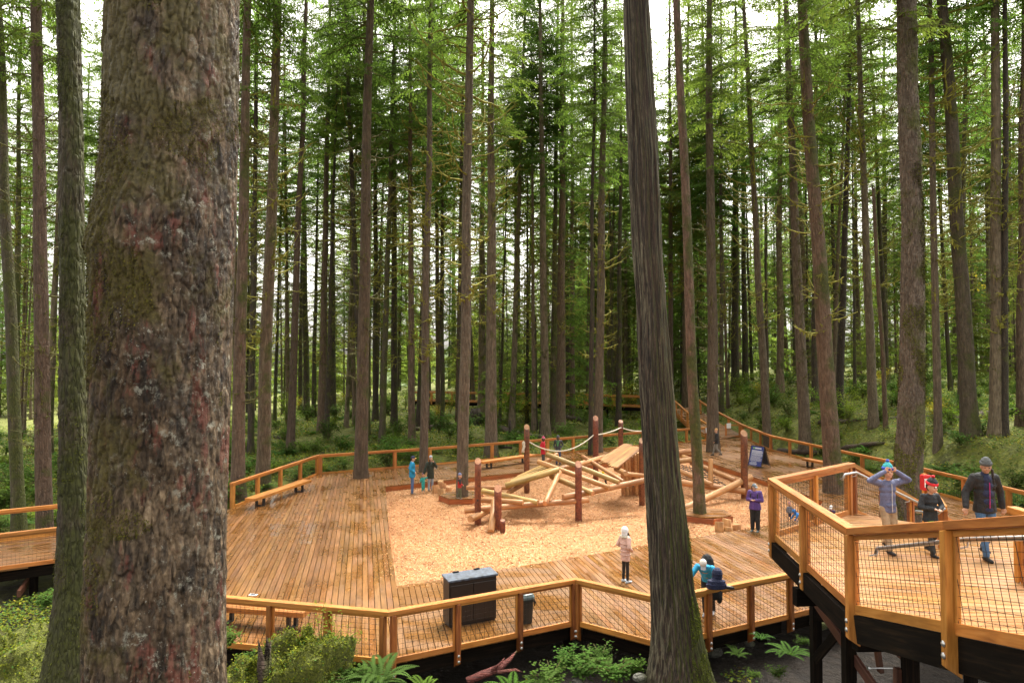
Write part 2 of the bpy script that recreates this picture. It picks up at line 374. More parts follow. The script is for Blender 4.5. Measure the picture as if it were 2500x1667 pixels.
# ---------------------------------------------------------------- railings
def railing(label, chain, side=1, cat='railing', h=1.04, wires=True, bolts=False, bay=1.85, bev=0.0, end_posts=(True, True), low=.38, group=None, pw=.045, wr=.0042, pmat='post'):
    chain = [Vector(p) for p in chain]; thing = empty('railing', chain[0], label, cat, group)
    k = len(chain); dirs = [(chain[i + 1] - chain[i]).normalized() for i in range(k - 1)]
    flat = [Vector((t.x, t.y, 0)).normalized() for t in dirs]; outs = [Vector((-t.y, t.x, 0)) * side for t in flat]
    def turn(i):
        if i < 1 or i >= k - 1: return 0.0
        a, b = flat[i - 1], flat[i]; return math.atan2(a.x * b.y - a.y * b.x, a.dot(b))
    for i in range(k - 1):
        p, q, t, f, o = chain[i], chain[i + 1], dirs[i], flat[i], outs[i]; L = (q - p).length; slope = t.z / max(.01, math.hypot(t.x, t.y))
        left = Vector((-f.y, f.x, 0)); Z = Vector((0, 0, 1))
        # mitred cap
        w = .15; cl = .03 * side; pts = []
        for zz in (h - .09, h):
            row = []
            for s_, corner, tr, sg in ((0, p, turn(i), 1), (1, q, turn(i + 1), -1)):
                for dd in ((cl - w/2, cl + w/2) if s_ == 0 else (cl + w/2, cl - w/2)):
                    sh = sg * dd * math.tan(tr / 2)
                    if abs(tr) < 1e-6: sh = -sg * .06 if (i == 0 and s_ == 0 or i == k - 2 and s_ == 1) else 0
                    row.append(corner + left * dd + f * sh + Z * (zz + sh * slope))
            pts += row
        pts = [pts[j] for j in (0, 3, 2, 1, 4, 7, 6, 5)]
        hexa('cap_rail', pts, M['rail'], thing, frame(p + Z * h, q + Z * h), bev)
        nb = max(1, round(L / bay)); stn = []
        for b in range(nb + 1):
            s = L * b / nb
            if b == 0: s = .085 if i == 0 or abs(turn(i)) > .32 else 0
            if b == nb: s = L - (.085 if i == k - 2 or abs(turn(i + 1)) > .32 else 0)
            stn.append(s)
        for b, s in enumerate(stn):
            if (b == 0 and i == 0 and not end_posts[0]) or (b == nb and i == k - 2 and not end_posts[1]): continue
            if b == nb and i < k - 2 and abs(turn(i + 1)) <= .32: continue
            c = p + t * s + o * .045; hw, hd = pw, .075
            zt, zb = h - .092, -low
            base = [c - f*hw - o*hd, c + f*hw - o*hd, c + f*hw + o*hd, c - f*hw + o*hd]
            if side < 0: base = [base[1], base[0], base[3], base[2]]
            low4 = [v + Z * (zb + (.10 if j >= 2 else 0)) for j, v in enumerate(base)]
            top4 = [v + Z * (zt + (v - c).dot(f) * slope) for v in base]
            po = hexa('post', low4 + top4, M[pmat], thing, frame(c + Z * zb, c + Z * zt), bev)
            if bolts:
                Mi = po.matrix_basis.inverted()
                for zz in (-.10, -.215):
                    mb = MB(); bp = c + o * hd + Z * zz; mb.tube([bp, bp + o * .008, bp + o * .016, bp + o * .022], [.032, .032, .022, .010], 10)
                    mb.v = [Mi @ v for v in mb.v]; mb.build('bolt', M['bolt'], po, None, True, False)
        for b in range(nb):
            s0, s1 = stn[b] + pw + .002, stn[b + 1] - pw - .002
            a, e = p + t * s0 + o * .02, p + t * s1 + o * .02
            beam('top_rail', a + Z * (h - .125), e + Z * (h - .125), .04, .06, M['rail'], thing, bev=bev * .7)
            beam('bottom_rail', a + Z * .045, e + Z * .045, .042, .115, M['rail'], thing, bev=bev * .7)
            for s_, sg in ((s0, 1), (s1, -1)):
                x = p + t * (s_ + sg * .022) + o * .02
                beam('stile', x + Z * .105, x + Z * (h - .157), .042, .04, M['rail'], thing, up=f, bev=bev * .7)
            if wires:
                mb = MB(); ll = (s1 - s0); H0, H1 = .09, h - .15; r = wr; nh = 8
                for j in range(nh):
                    zz = H0 + (H1 - H0) * (j + .6) / nh; mb.box(a + Z * zz, e + Z * zz, r, r)
                nv = max(3, int(ll / .1)); sh = slope * (H1 - H0)
                for j in range(-3, nv + 4):
                    x0 = ll * (j + .5) / nv; x1 = x0 - sh; zz0, zz1 = H0, H1
                    if max(x0, x1) < .02 or min(x0, x1) > ll - .02: continue
                    if abs(sh) > .01:
                        def at(x): return H0 + (x - x0) / (x1 - x0) * (H1 - H0)
                        if x0 > ll: zz0 = at(ll); x0 = ll
                        if x0 < 0: zz0 = at(0); x0 = 0
                        if x1 < 0: zz1 = at(0); x1 = 0
                        if x1 > ll: zz1 = at(ll); x1 = ll
                    mb.box(a + t * x0 + Z * zz0 + o * .007, a + t * x1 + Z * zz1 + o * .007, r, r, f)
                mb.build('wire_mesh', M['wire'], thing)
    return thing

# ---------------------------------------------------------------- the main deck
CZ = 1.04
NEAR = [Vector((-11.3, 22.3, 0)), G(400, 1440, CZ), G(948, 1489, CZ), G(1405, 1410, CZ), G(1615, 1456, CZ), G(1925, 1397, CZ), G(2075, 1368, CZ)]
BACK = [G(568, 1178, CZ), G(778, 1110, CZ), G(1050, 1092, CZ), G(1570, 1053, CZ), G(1727, 1042, CZ)]
RIGHT = [G(1812, 1036, CZ), G(1880, 1062, CZ), G(2179, 1125, CZ), G(2460, 1189, CZ), G(2520, 1203, CZ)]
for ch in (NEAR, BACK, RIGHT):
    for p in ch: p.z = 0
outer = NEAR + [Vector((13, 18.5, 0)), Vector((19.8, 23.5, 0))] + RIGHT[::-1] + BACK[::-1] + [Vector((-12.8, 25.8, 0))]
PIT = [G(938, 1187), G(965, 1432), G(1885, 1280), G(1985, 1262), G(2010, 1222), G(1884, 1179), G(1719, 1123), G(1690, 1108), G(1445, 1134)]
deck = empty('timber_deck', (0, 30, 0), 'broad honey brown plank deck surrounding the wood chip play pit', 'deck')
ND = plank_floor(deck, outer, BD, M['deck'], holes=[PIT], split=6.0)
pk = len(PIT)
for i in range(pk):
    p, q = PIT[i], PIT[(i + 1) % pk]; t = (q - p).normalized(); n = Vector((-t.y, t.x, 0))
    beam('fascia', p + n * -.0 + Vector((0, 0, -.16)), q + Vector((0, 0, -.16)), .036, .225, M['fascia'], deck)
ok_ = len(outer)
for i in range(ok_):
    p, q = outer[i], outer[(i + 1) % ok_]; t = (q - p).normalized(); n = Vector((-t.y, t.x, 0)) * .15
    L_ = (q - p).length
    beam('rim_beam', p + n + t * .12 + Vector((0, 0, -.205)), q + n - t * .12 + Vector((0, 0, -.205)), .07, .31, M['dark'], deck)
for x, y in [(-6, 15.6), (-2.1, 14.6), (1.3, 16.2), (3.1, 15.4), (6.2, 17.2), (9.5, 18.6), (-1, 18), (4.5, 18.2), (-8, 20)]:
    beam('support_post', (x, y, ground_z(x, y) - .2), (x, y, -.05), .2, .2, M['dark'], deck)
near_r = railing('long cedar railing along the near edge of the deck below the camera bank', NEAR, -1, bolts=True, bev=.006, low=.36, bay=1.45, wr=.0038)
back_r = railing('cedar railing behind the benches along the forest side of the deck', BACK, 1, bay=2.2, h=CZ, pw=.075, pmat='rail')
right_r = railing('cedar railing running from the open gate past the blue sign to the hillside', RIGHT, 1, bay=2.4, h=CZ, pw=.075, pmat='rail')

# wood chip pit
def chip_mat(name, attr):
    t = NT(name); c = t.coord((1, 1, 1), 'Object', False)
    if attr:
        a = t.n('ShaderNodeAttribute'); a.attribute_name = 'tint'; base = a.outputs['Color']
    else:
        n = t.noise(c, 38, 5, .7); base = t.ramp(n, [(.3, (.20, .075, .022)), (.5, (.47, .21, .075)), (.7, (.64, .33, .14))])
        v = t.voro(c, 30); t.bump(v, .9, .03)
    w = t.noise(c, .42, 6, .65); base = t.mix(1.0, base, t.ramp(w, [(.32, (.76, .71, .66)), (.54, (1, 1, 1))]), 'MULTIPLY')
    return t.out(base, .8)
M['chipbed'] = chip_mat('chip_bed', False); M['chips'] = chip_mat('chips', True)
def build_pit():
    from mathutils.geometry import tessellate_polygon
    z0 = -.27; xs = [p.x for p in PIT]; ys = [p.y for p in PIT]
    pl = [Vector((p.x, p.y, z0)) for p in PIT]
    tris = tessellate_polygon([pl]); o = link('wood_chip_bed', mesh('wood_chip_bed', pl, [tuple(t) for t in tris], M['chipbed'])); tag(o, kind='structure')
    me = o.data
    if me.polygons[0].normal.z < 0: me.flip_normals()
    rg = np.random.default_rng(3); n = 190000
    X = rg.uniform(min(xs), max(xs), n); Y = rg.uniform(min(ys), max(ys), n); keep = np.zeros(n, bool)
    for i in range(pk):
        x0, y0, x1, y1 = PIT[i].x, PIT[i].y, PIT[(i + 1) % pk].x, PIT[(i + 1) % pk].y
        c = (y0 > Y) != (y1 > Y); xx = x0 + (Y - y0) / (y1 - y0 + 1e-9) * (x1 - x0); keep ^= c & (X < xx)
    # thin out with distance
    keep &= rg.random(n) < np.clip(1.35 - (Y - 17) / 40, .35, 1)
    X, Y = X[keep], Y[keep]; n = len(X); Z = z0 + rg.uniform(.004, .035, n) + .03 * np.sin(X * .9 + .5) * np.sin(Y * .7)* .5 + .012
    a = rg.uniform(0, 6.28, n); tl = rg.normal(0, .28, n); l = rg.uniform(.014, .042, n); w = rg.uniform(.006, .016, n)
    dx = np.stack([np.cos(a) * np.cos(tl), np.sin(a) * np.cos(tl), np.sin(tl)], 1); dy = np.stack([-np.sin(a), np.cos(a), rg.normal(0, .3, n)], 1)
    P = np.stack([X, Y, Z], 1); V = np.stack([P - dx*l[:, None] - dy*w[:, None], P + dx*l[:, None] - dy*w[:, None], P + dx*l[:, None]*.9 + dy*w[:, None], P - dx*l[:, None] + dy*w[:, None]], 1).reshape(-1, 3)
    # chips kicked over the rim onto the boards
    for i in range(pk):
        a_, b_ = PIT[i], PIT[(i + 1) % pk]; tt = (b_ - a_).normalized(); m = int((b_ - a_).length * 26); f = rg.random(m); off = np.abs(rg.normal(0, .28, m)); nn = Vector((tt.y, -tt.x, 0)); cen = sum(PIT, Vector()) / pk
        if (cen - a_).dot(nn) > 0: nn = -nn
        q = np.array([a_.x, a_.y, .006]) + f[:, None] * np.array([*(b_ - a_).to_2d(), 0]) + off[:, None] * np.array([nn.x, nn.y, 0]); aa = rg.uniform(0, 6.28, m); ll = rg.uniform(.01, .03, m)[:, None]
        ex = np.stack([np.cos(aa), np.sin(aa), np.zeros(m)], 1) * ll; ey = np.stack([-np.sin(aa), np.cos(aa), np.zeros(m) + .2], 1) * ll * .4
        V = np.concatenate([V, np.stack([q - ex - ey, q + ex - ey, q + ex + ey, q - ex + ey], 1).reshape(-1, 3)]); n += m
    F = np.arange(n * 4).reshape(n, 4); pal = np.array([(.52, .275, .112), (.60, .355, .17), (.44, .21, .078), (.66, .44, .25), (.30, .12, .042), (.17, .07, .03)])
    ci = rg.choice(6, n, p=[.32, .26, .2, .1, .08, .04]); C = pal[ci] * rg.uniform(.74, .98, (n, 1))
    tag(link('wood_chips', np_mesh('wood_chips', V, F, M['chips'], False, C)), kind='stuff')
build_pit()
def deck_litter():
    rg = np.random.default_rng(77); P = []
    o2 = [p.to_2d() for p in outer]; h2 = [p.to_2d() for p in PIT]
    def ins(x, y, pl):
        c = False
        for i in range(len(pl)):
            a, b = pl[i], pl[(i + 1) % len(pl)]
            if (a.y > y) != (b.y > y) and x < a.x + (y - a.y) / (b.y - a.y) * (b.x - a.x): c = not c
        return c
    while len(P) < 5200:
        y = 13 * (4.2 ** rg.random()); x = rg.uniform(-12, 20)
        if mn.noise(Vector((x * .4, y * .4, 2))) < rg.uniform(-.5, .5): continue
        if ins(x, y, o2) and not ins(x, y, h2): P.append((x, y, .006))
    P = np.array(P); n = len(P); a = rg.uniform(0, 6.28, n); D = np.stack([np.cos(a), np.sin(a), np.zeros(n)], 1); S = np.stack([-np.sin(a), np.cos(a), rg.normal(0, .2, n)], 1); l = rg.uniform(.008, .035, n)[:, None]; w = rg.uniform(.003, .012, n)[:, None]
    V = np.stack([P - D*l, P - S*w, P + D*l, P + S*w], 1).reshape(-1, 3); pal = np.array([(.05, .028, .014), (.14, .08, .03), (.30, .20, .04), (.10, .10, .03)]); C = pal[rg.choice(4, n, p=[.4, .3, .15, .15])] * rg.uniform(.7, 1.2, (n, 1))
    tag(link('fallen_needles', np_mesh('fallen_needles', V, np.arange(n * 4).reshape(n, 4), M['chips'], False, C)), kind='stuff')
deck_litter()

# ---------------------------------------------------------------- boardwalk coming in from the left
lw = empty('side_boardwalk', (-15, 21, 0), 'timber boardwalk joining the deck behind the great mossy trunk', 'boardwalk')
LN = [Vector((-20.6, 15.85, 0)), Vector((-14.8, 19.7, 0)), Vector((-11.35, 22.1, 0))]
LF = [Vector((-22.5, 19.1, 0)), Vector((-17.1, 22.8, 0)), Vector((-12.95, 25.9, 0))]
plank_floor(lw, [LN[0], LN[1], LN[2], LF[2], LF[1], LF[0]], (LN[1] - LN[0]).normalized(), M['deck'])
for ch, sg in ((LN, 1), (LF, -1)):
    for p, q in zip(ch, ch[1:]):
        n = Vector((-(q - p).y, (q - p).x, 0)).normalized() * .09 * sg
        beam('rim_beam', p + n + Vector((0, 0, -.205)), q + n + Vector((0, 0, -.205)), .07, .31, M['dark'], lw)
for x, y in [(-14.2, 20.5), (-14.9, 22.6), (-18.6, 17.6)]:
    beam('support_post', (x, y, ground_z(x, y) - .3), (x, y, -.36), .16, .16, M['dark'], lw)
beam('cross_beam', (-14.0, 19.6, -.62), (-15.9, 23.6, -.62), .09, .18, M['brown'], lw)
railing('near cedar railing of the boardwalk left of the great trunk', LN, -1, bolts=True, bev=.005, bay=2.1)
railing('far cedar railing of the boardwalk left of the great trunk', LF, 1, bay=2.4)

# ---------------------------------------------------------------- raised landing with its ramps (right)
ZL = 2.70
C1, C0, C2 = Vector((4.43, 8.9, ZL)), Vector((4.84, 12.7, ZL)), Vector((7.28, 14.7, ZL))
land = empty('raised_landing', (6.5, 11.5, ZL), 'raised timber landing on dark posts where three visitors walk', 'landing')
SL = .27
plank_floor(land, [C1, Vector((7.45, 8.9)), Vector((11.2, 10.4)), Vector((11.2, 13.0)), Vector((8.9, 13.2)), C2, C0], Vector((.985, -.17)), M['landing'], lambda x, y: ZL)
rz = lambda x, y: ZL + SL * max(0, 8.9 - y)
ramp = empty('upper_ramp', (6, 7, ZL), 'sloping plank ramp climbing from the raised landing', 'ramp')
plank_floor(ramp, [Vector((4.43, 8.885)), Vector((4.18, 3.2)), Vector((7.35, 3.2)), Vector((7.45, 8.885))], Vector((.985, -.17)), M['landing'], rz)
Y_ = lambda x, y: Vector((x, y, rz(x, y)))
low_r = empty('lower_ramp', (9, 15, 1.8), 'narrow plank ramp dropping from the landing to the deck', 'ramp')
dn = Vector((2.6, 2.3)).normalized()
zdn = lambda x, y: ZL - .34 * max(0, (Vector((x, y)) - Vector((8.1, 13.95))).dot(dn))
plank_floor(low_r, [Vector((7.30, 14.72)), Vector((8.92, 13.22)), Vector((14.2, 18.0)), Vector((12.55, 19.4))], Vector((-dn.y, dn.x)), M['landing'], zdn)
for a, b in (((7.30, 14.72), (12.55, 19.4)), ((8.92, 13.22), (14.2, 18.0))):
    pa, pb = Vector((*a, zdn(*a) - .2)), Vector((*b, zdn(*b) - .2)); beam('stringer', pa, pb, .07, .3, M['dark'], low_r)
railing('sturdy cedar railing round the corner of the raised landing', [C2, C0, C1, Y_(4.30, 6.7), Y_(4.2, 4.6)], -1, bolts=True, bev=.006, bay=1.9, h=1.08, low=.42, pmat='rail')
railing('cedar railing sloping down beside the lower ramp behind the boy', [C2 + Vector((.05, .05, 0)), Vector((9.9, 17.0, zdn(9.9, 17.0))), Vector((12.4, 19.2, zdn(12.4, 19.2)))], 1, h=1.06, bay=1.7, low=.25)
railing('short low cedar divider behind the child in the red trimmed beanie', [Vector((7.4, 11.9, ZL)), Vector((8.5, 14.0, ZL - .1))], -1, h=.76, bay=1.2, low=.0)
railing('cedar railing on the inner side of the upper ramp beside the woman', [Vector((7.42, 10.2, ZL)), Vector((7.40, 8.9, ZL)), Vector((7.3, 6.6, rz(0, 6.6)))], 1, h=1.08, bay=1.5, low=.0, bev=.005, pmat='rail')
Zv = Vector((0, 0, 1))
def handrail(label, pts):
    mb = MB(); mb.tube(pts, .024, 10); t = empty('handrail', pts[0], label, 'handrail'); mb.build('pipe', M['steel'], t, smooth=True)
    for p in pts[1:-1]:
        b = MB(); b.tube([p, p + Vector((-.0, 0, -.07)), p + Vector((-.10, 0, -.09))], .009, 6); b.build('bracket', M['steel'], t, smooth=True)
ho = Vector((.13, 0, .90))
handrail('galvanised pipe handrail inside the upper ramp railing', [C1 + Vector((.13, -.25, .80)), C1 + Vector((.13, -.3, .90)), Y_(4.30, 6.7) + ho, Y_(4.2, 4.6) + ho])
handrail('galvanised pipe handrail descending behind the boy', [W(2056, 1172, 14.2), W(2062, 1158, 14.2), W(2090, 1153, 14.4), W(2220, 1216, 15.4), W(2260, 1236, 15.9)])
handrail('short bent galvanised handrail end beside the low divider', [W(2236, 1248, 12.0), W(2288, 1254, 11.6), W(2306, 1240, 11.5)])
# beams, posts and braces under the landing
def under(name, a, b, w, h, mat): beam(name, a, b, w, h, mat, land, bev=.006)
dz = Vector((0, 0, -.20))
for a, b in ((C0, C1), (C2, C0), (C1, Vector((7.45, 8.9, ZL))), (Vector((5.6, 9.2, ZL)), Vector((6.1, 13.6, ZL))), (Vector((7.2, 9.2, ZL)), Vector((7.6, 14.3, ZL))), (Vector((9.2, 9.8, ZL)), Vector((9.2, 13.1, ZL)))):
    t = (b - a).normalized(); n = Vector((-t.y, t.x, 0)) * -.05
    under('rim_beam', a + dz + n + t * .1, b + dz + n - t * .1, .08, .30, M['dark'])
for xa in (4.36, 5.8, 7.3):
    a, b = Y_(xa + .05, 8.8) + dz, Y_(xa - .15, 3.3) + dz; beam('stringer', a, b, .09, .34, M['dark'], ramp, bev=.006)
under('cross_beam', (4.5, 11.0, ZL - .50), (9.6, 11.6, ZL - .50), .14, .28, M['dark'])
under('cross_beam', (4.6, 9.3, ZL - .50), (9.4, 9.5, ZL - .50), .14, .28, M['dark'])
PO = [(5.75, 13.1), (5.3, 10.9), (5.4, 9.4), (8.0, 11.3), (8.2, 9.5), (8.6, 13.0)]
for x, y in PO:
    gz = ground_z(x, y); under('support_post', (x, y, gz + .1), (x, y, ZL - .36), .17, .17, M['dark'])
    mb = MB(); mb.tube([(x, y, gz - .35), (x, y, gz + .30), (x, y, gz + .33)], [.20, .19, .17], 18); mb.build('footing', M['concrete'], land, smooth=False)
under('brace', W(1950, 1408, 12.6), W(2150, 1700, 10.2), .06, .17, M['brown'])
under('brace', W(2105, 1470, 11.8), W(1990, 1610, 12.9), .06, .16, M['dark'])
under('brace', W(1990, 1500, 12.6), W(2190, 1560, 11.6), .06, .16, M['dark'])
under('brace', W(2135, 1540, 10.6), W(2150, 1640, 10.6), .10, .07, M['brown'])
under('brace', W(2085, 1480, 10.9), W(2210, 1600, 9.6), .05, .2, M['brown'])
under('tie_post', W(2192, 1630, 9.5), W(2192, 1720, 9.5), .09, .09, M['brown'])
mb = MB(); a_ = W(2118, 1630, 10.5); mb.tube([a_, a_ + Vector((.42, 0, .0))], .012, 8); mb.tube([a_, a_ + Vector((.03, 0, 0))], .032, 8); mb.build('tie_rod', M['bolt'], land)

# ---------------------------------------------------------------- far boardwalk and the ramp up to it
far = empty('far_boardwalk', (2, 70, 1.7), 'distant raised boardwalk on dark posts crossing the forest', 'boardwalk')
ZF = 1.7; FZ = ZF + 1.04
FN = [G(1030, 944, FZ), G(1108, 955, FZ), G(1240, 957, FZ), G(1565, 968, FZ), G(1640, 971, FZ)]
FN[0] = Vector((-11.4, 78, FZ)); FN[1] = Vector((-6.6, 75.5, FZ)); FN[2] = Vector((-.4, 74, FZ)); FN[3] = Vector((12.6, 66.3, FZ)); FN[4] = Vector((15.0, 64.6, FZ))
for p in FN: p.z = ZF
FB = [p + Vector((.45, 2.3, 0)) for p in FN]
plank_floor(far, FN + FB[::-1], Vector((.2, 1)), M['deck'], lambda x, y: ZF, pitch=.45, gap=.03)
for ch in (FN, FB):
    for p, q in zip(ch, ch[1:]): beam('rim_beam', p + Zv * -.22, q + Zv * -.22, .1, .34, M['dark'], far)
for i in range(9):
    p = FN[0].lerp(FN[1], i / 2) if i < 2 else FN[1].lerp(FN[3], (i - 2) / 6); p = p + Vector((.2, .8, 0))
    beam('support_post', (p.x, p.y, ground_z(p.x, p.y) - .3), (p.x, p.y, ZF - .3), .22, .22, M['dark'], far)
railing('near railing of the distant forest boardwalk', FN, -1, bay=3.2, wires=False, pw=.09, pmat='rail')
railing('far side railing of the distant forest boardwalk', FB, 1, bay=3.2, wires=False, pw=.09, pmat='rail')
fr = empty('gate_ramp', (16, 58, .9), 'long plank ramp rising from the gate to the distant boardwalk', 'ramp')
RA = [Vector((15.6, 53.4, 0)), Vector((14.9, 58.0, .8)), Vector((15.0, 64.4, ZF))]
RB = [Vector((18.5, 55.2, 0)), Vector((17.7, 59.5, .8)), Vector((17.6, 66.6, ZF))]
zr = lambda x, y: max(0, min(ZF, (y - 54) * .158))
plank_floor(fr, RA + RB[::-1], Vector((1, .2)), M['deck'], zr, pitch=.45, gap=.03)
for ch in (RA, RB):
    for p, q in zip(ch, ch[1:]): beam('stringer', p + Zv * -.2, q + Zv * -.2, .1, .3, M['rail'], fr)
railing('left railing of the ramp beyond the gate', RA, 1, bay=2.4, wires=False, pw=.07, pmat='rail')
railing('right railing of the ramp beyond the gate', RB, -1, bay=2.4, wires=False, pw=.07, pmat='rail')
f2 = empty('upper_far_boardwalk', (0, 92, 3), 'highest and farthest boardwalk glimpsed between the trunks', 'boardwalk')
F2 = [Vector((-6.5, 90, 2.6)), Vector((-1, 92, 2.9)), Vector((3.5, 94, 3.2))]
plank_floor(f2, F2 + [p + Vector((.2, 2.2, 0)) for p in F2[::-1]], Vector((.2, 1)), M['deck'], lambda x, y: 2.9 + .06 * (x + 1), pitch=.5, gap=.03)
for x in (-6, -1, 3): beam('support_post', (x, 93, ground_z(x, 93)), (x, 93, 2.7), .25, .25, M['dark'], f2)
railing('railing of the highest boardwalk glimpsed between the trunks', F2, -1, bay=3.0, wires=False)

# gate at the ramp foot
g0, g1 = G(1772, 1036, CZ), G(1812, 1036, CZ); g0.z = g1.z = 0; g1 = g1 - Vector((.25, .1, 0))
gate = empty('gate', g0, 'open cedar gate leaf with a white notice by the ramp', 'gate')
beam('top_rail', g0 + Zv * 1.0, g1 + Zv * 1.0, .06, .12, M['rail'], gate); beam('bottom_rail', g0 + Zv * .1, g1 + Zv * .1, .06, .12, M['rail'], gate)
for p in (g0, g1): beam('stile', p + Zv * .03, p + Zv * 1.05, .12, .1, M['rail'], gate)
mb = MB(); t_ = (g1 - g0); n_ = Vector((t_.y, -t_.x, 0)).normalized()
for j in range(1, 9): mb.box(g0 + Zv * (.15 + j * .09), g1 + Zv * (.15 + j * .09), .006, .006)
for j in range(1, 13): mb.box(g0.lerp(g1, j / 13) + Zv * .15, g0.lerp(g1, j / 13) + Zv * .95, .006, .006)
mb.build('wire_mesh', M['wire'], gate)
def plate(name, label, c, w, h, up, mat, cat='sign'):
    t = empty(name, c, label, cat); r_ = Vector((1, 0, 0)) if up is None else up
    beam('panel', c - r_ * w / 2, c + r_ * w / 2, .012, h, mat, t); return t
a = (g1 - g0).normalized(); plate('notice', 'white notice fixed to the open gate leaf', g0 + a * .22 + Zv * .95 + n_ * .06, .34, .40, a, M['white'])
b_ = BACK[-1]; a = (BACK[-1] - BACK[-2]).normalized(); plate('notice', 'white notice at the railing end beside the trunk by the gate', b_ - a * .15 + Zv * .8 + Vector((a.y, -a.x, 0)) * .12, .34, .40, a, M['white'])
a = (BACK[3] - BACK[2]).normalized(); plate('notice', 'small white plate on the back railing by the cut pole', BACK[3] - a * .1 + Zv * .72 + Vector((a.y, -a.x, 0)) * .1, .2, .25, a, M['white'])
pq = empty('rail_plaque', G(618, 1451, CZ + .008), 'small silver plaque lying flat on the near railing cap', 'plaque')
t_ = (NEAR[2] - NEAR[1]).normalized(); c_ = pq.location
beam('plate', c_ - t_ * .085, c_ + t_ * .085, .10, .006, M['white'], pq); beam('print_panel', c_ - t_ * .055 + Zv * .005, c_ + t_ * .055 + Zv * .005, .06, .004, M['zinc'], pq)
# ---------------------------------------------------------------- log climbing frame
PZ = -.26
frame_t = empty('log_climbing_frame', G(1350, 1250, PZ), 'large climbing frame of peeled logs and red brown poles in the chip pit', 'climbing frame')
def c3(x, y): return 1050 + x / 3.135, 900 + y / 3.135
def c5(x, y): return 1600 + x / 4.9, 1000 + y / 4.9
def round_log(name, a, b, r0, r1, mat, parent, n=14, cut=0.0, endmat=None):
    """log with slightly uneven girth and chamfered, sawn ends"""
    a, b = Vector(a), Vector(b); Mx = frame(a, b); L = (b - a).length / 2; vs, fs = [], []; k = 9; rr = R.random() * 50
    xs = [-L, -L + .012] + [-L + .012 + (2*L - .024) * i / (k - 3) for i in range(1, k - 3)] + [L - .012, L]
    for i, x in enumerate(xs):
        r = r0 + (r1 - r0) * (x + L) / (2 * L); e = r - .012 if i in (0, len(xs) - 1) else r
        for j in range(n):
            t = 2 * math.pi * j / n; q = e * (1 + .035 * mn.noise(Vector((x * 1.3 + rr, math.cos(t), math.sin(t)))))
            dx = cut * math.sin(t) * r if i >= len(xs) - 2 else 0
            vs.append((x + dx, q * math.cos(t), q * math.sin(t) + .012 * math.sin(x * .8 + rr)))
    m = len(xs)
    for i in range(m - 1):
        for j in range(n): fs.append((i*n + j, i*n + (j+1) % n, (i+1)*n + (j+1) % n, (i+1)*n + j))
    fs.append(tuple(reversed(range(n)))); fs.append(tuple((m-1)*n + j for j in range(n)))
    fs = [tuple(reversed(f)) for f in fs]
    me = mesh(name, vs, fs, mat); me.materials.append(endmat or M['logend'])
    me.polygons.foreach_set('use_smooth', [True] * (len(fs) - 2) + [False] * 2)
    me.polygons[len(fs) - 1].material_index = 1; me.polygons[len(fs) - 2].material_index = 1
    me.validate(); bm = bmesh.new(); bm.from_mesh(me); bmesh.ops.recalc_face_normals(bm, faces=bm.faces); bm.to_mesh(me); bm.free()
    return link(name, me, parent, Mx)
def pole(u, vt, vb, wpx, z=PZ, parent=None, mat=None, cut=.9):
    p = G(u, vb, z); Y = p.y; top = W(u, vt, Y); d = wpx * Y / FPX
    o = round_log('pole', p - Zv * .3, Vector((p.x, p.y, top.z)), d / 2, d / 2 * .97, M['pole'] if mat is None else mat, parent or frame_t, 18, cut, M['poleend'])
    return p, top.z, d
POLES = []
for x0, x1, yt, yb in [(340, 390, 705, 1193), (490, 548, 915, 1233), (718, 762, 445, 948), (1110, 1163, 730, 1163), (1247, 1290, 378, 853), (1600, 1645, 550, 1043)]:
    u, vt = c3((x0 + x1) / 2, yt); _, vb = c3(0, yb); POLES.append(pole(u, vt, vb, (x1 - x0) / 3.135))
u, vt = c5(1068, 280); _, vb = c5(0, 1060); POLES.append(pole(u, vt, vb, 82 / 4.9))
p6 = W(*c3(1459, 402), 40.0); round_log('pole', (p6.x, 40, -.3), (p6.x, 40, p6.z), .145, .14, M['pole'], frame_t, 18, .6, M['poleend'])
u, vt = c3(556, 1158); _, vb = c3(0, 1253); pole(u, vt, vb, 42 / 3.135, cut=.3)
for p, zt, d in (POLES[0], POLES[3]):      # bolt holes drilled through the poles
    for zz in ((.45, .95) if d < .26 else (.72, 1.06)):
        mb = MB(); q = Vector((p.x, p.y - d / 2 - .002, PZ + zz)); mb.tube([q, q + Vector((0, .03, 0))], .038, 10); mb.build('bolt_hole', M['black'], frame_t)
A_ = lambda x, y, Y: W(*c3(x, y), Y)
B_ = lambda x, y, Y: W(*c5(x, y), Y)
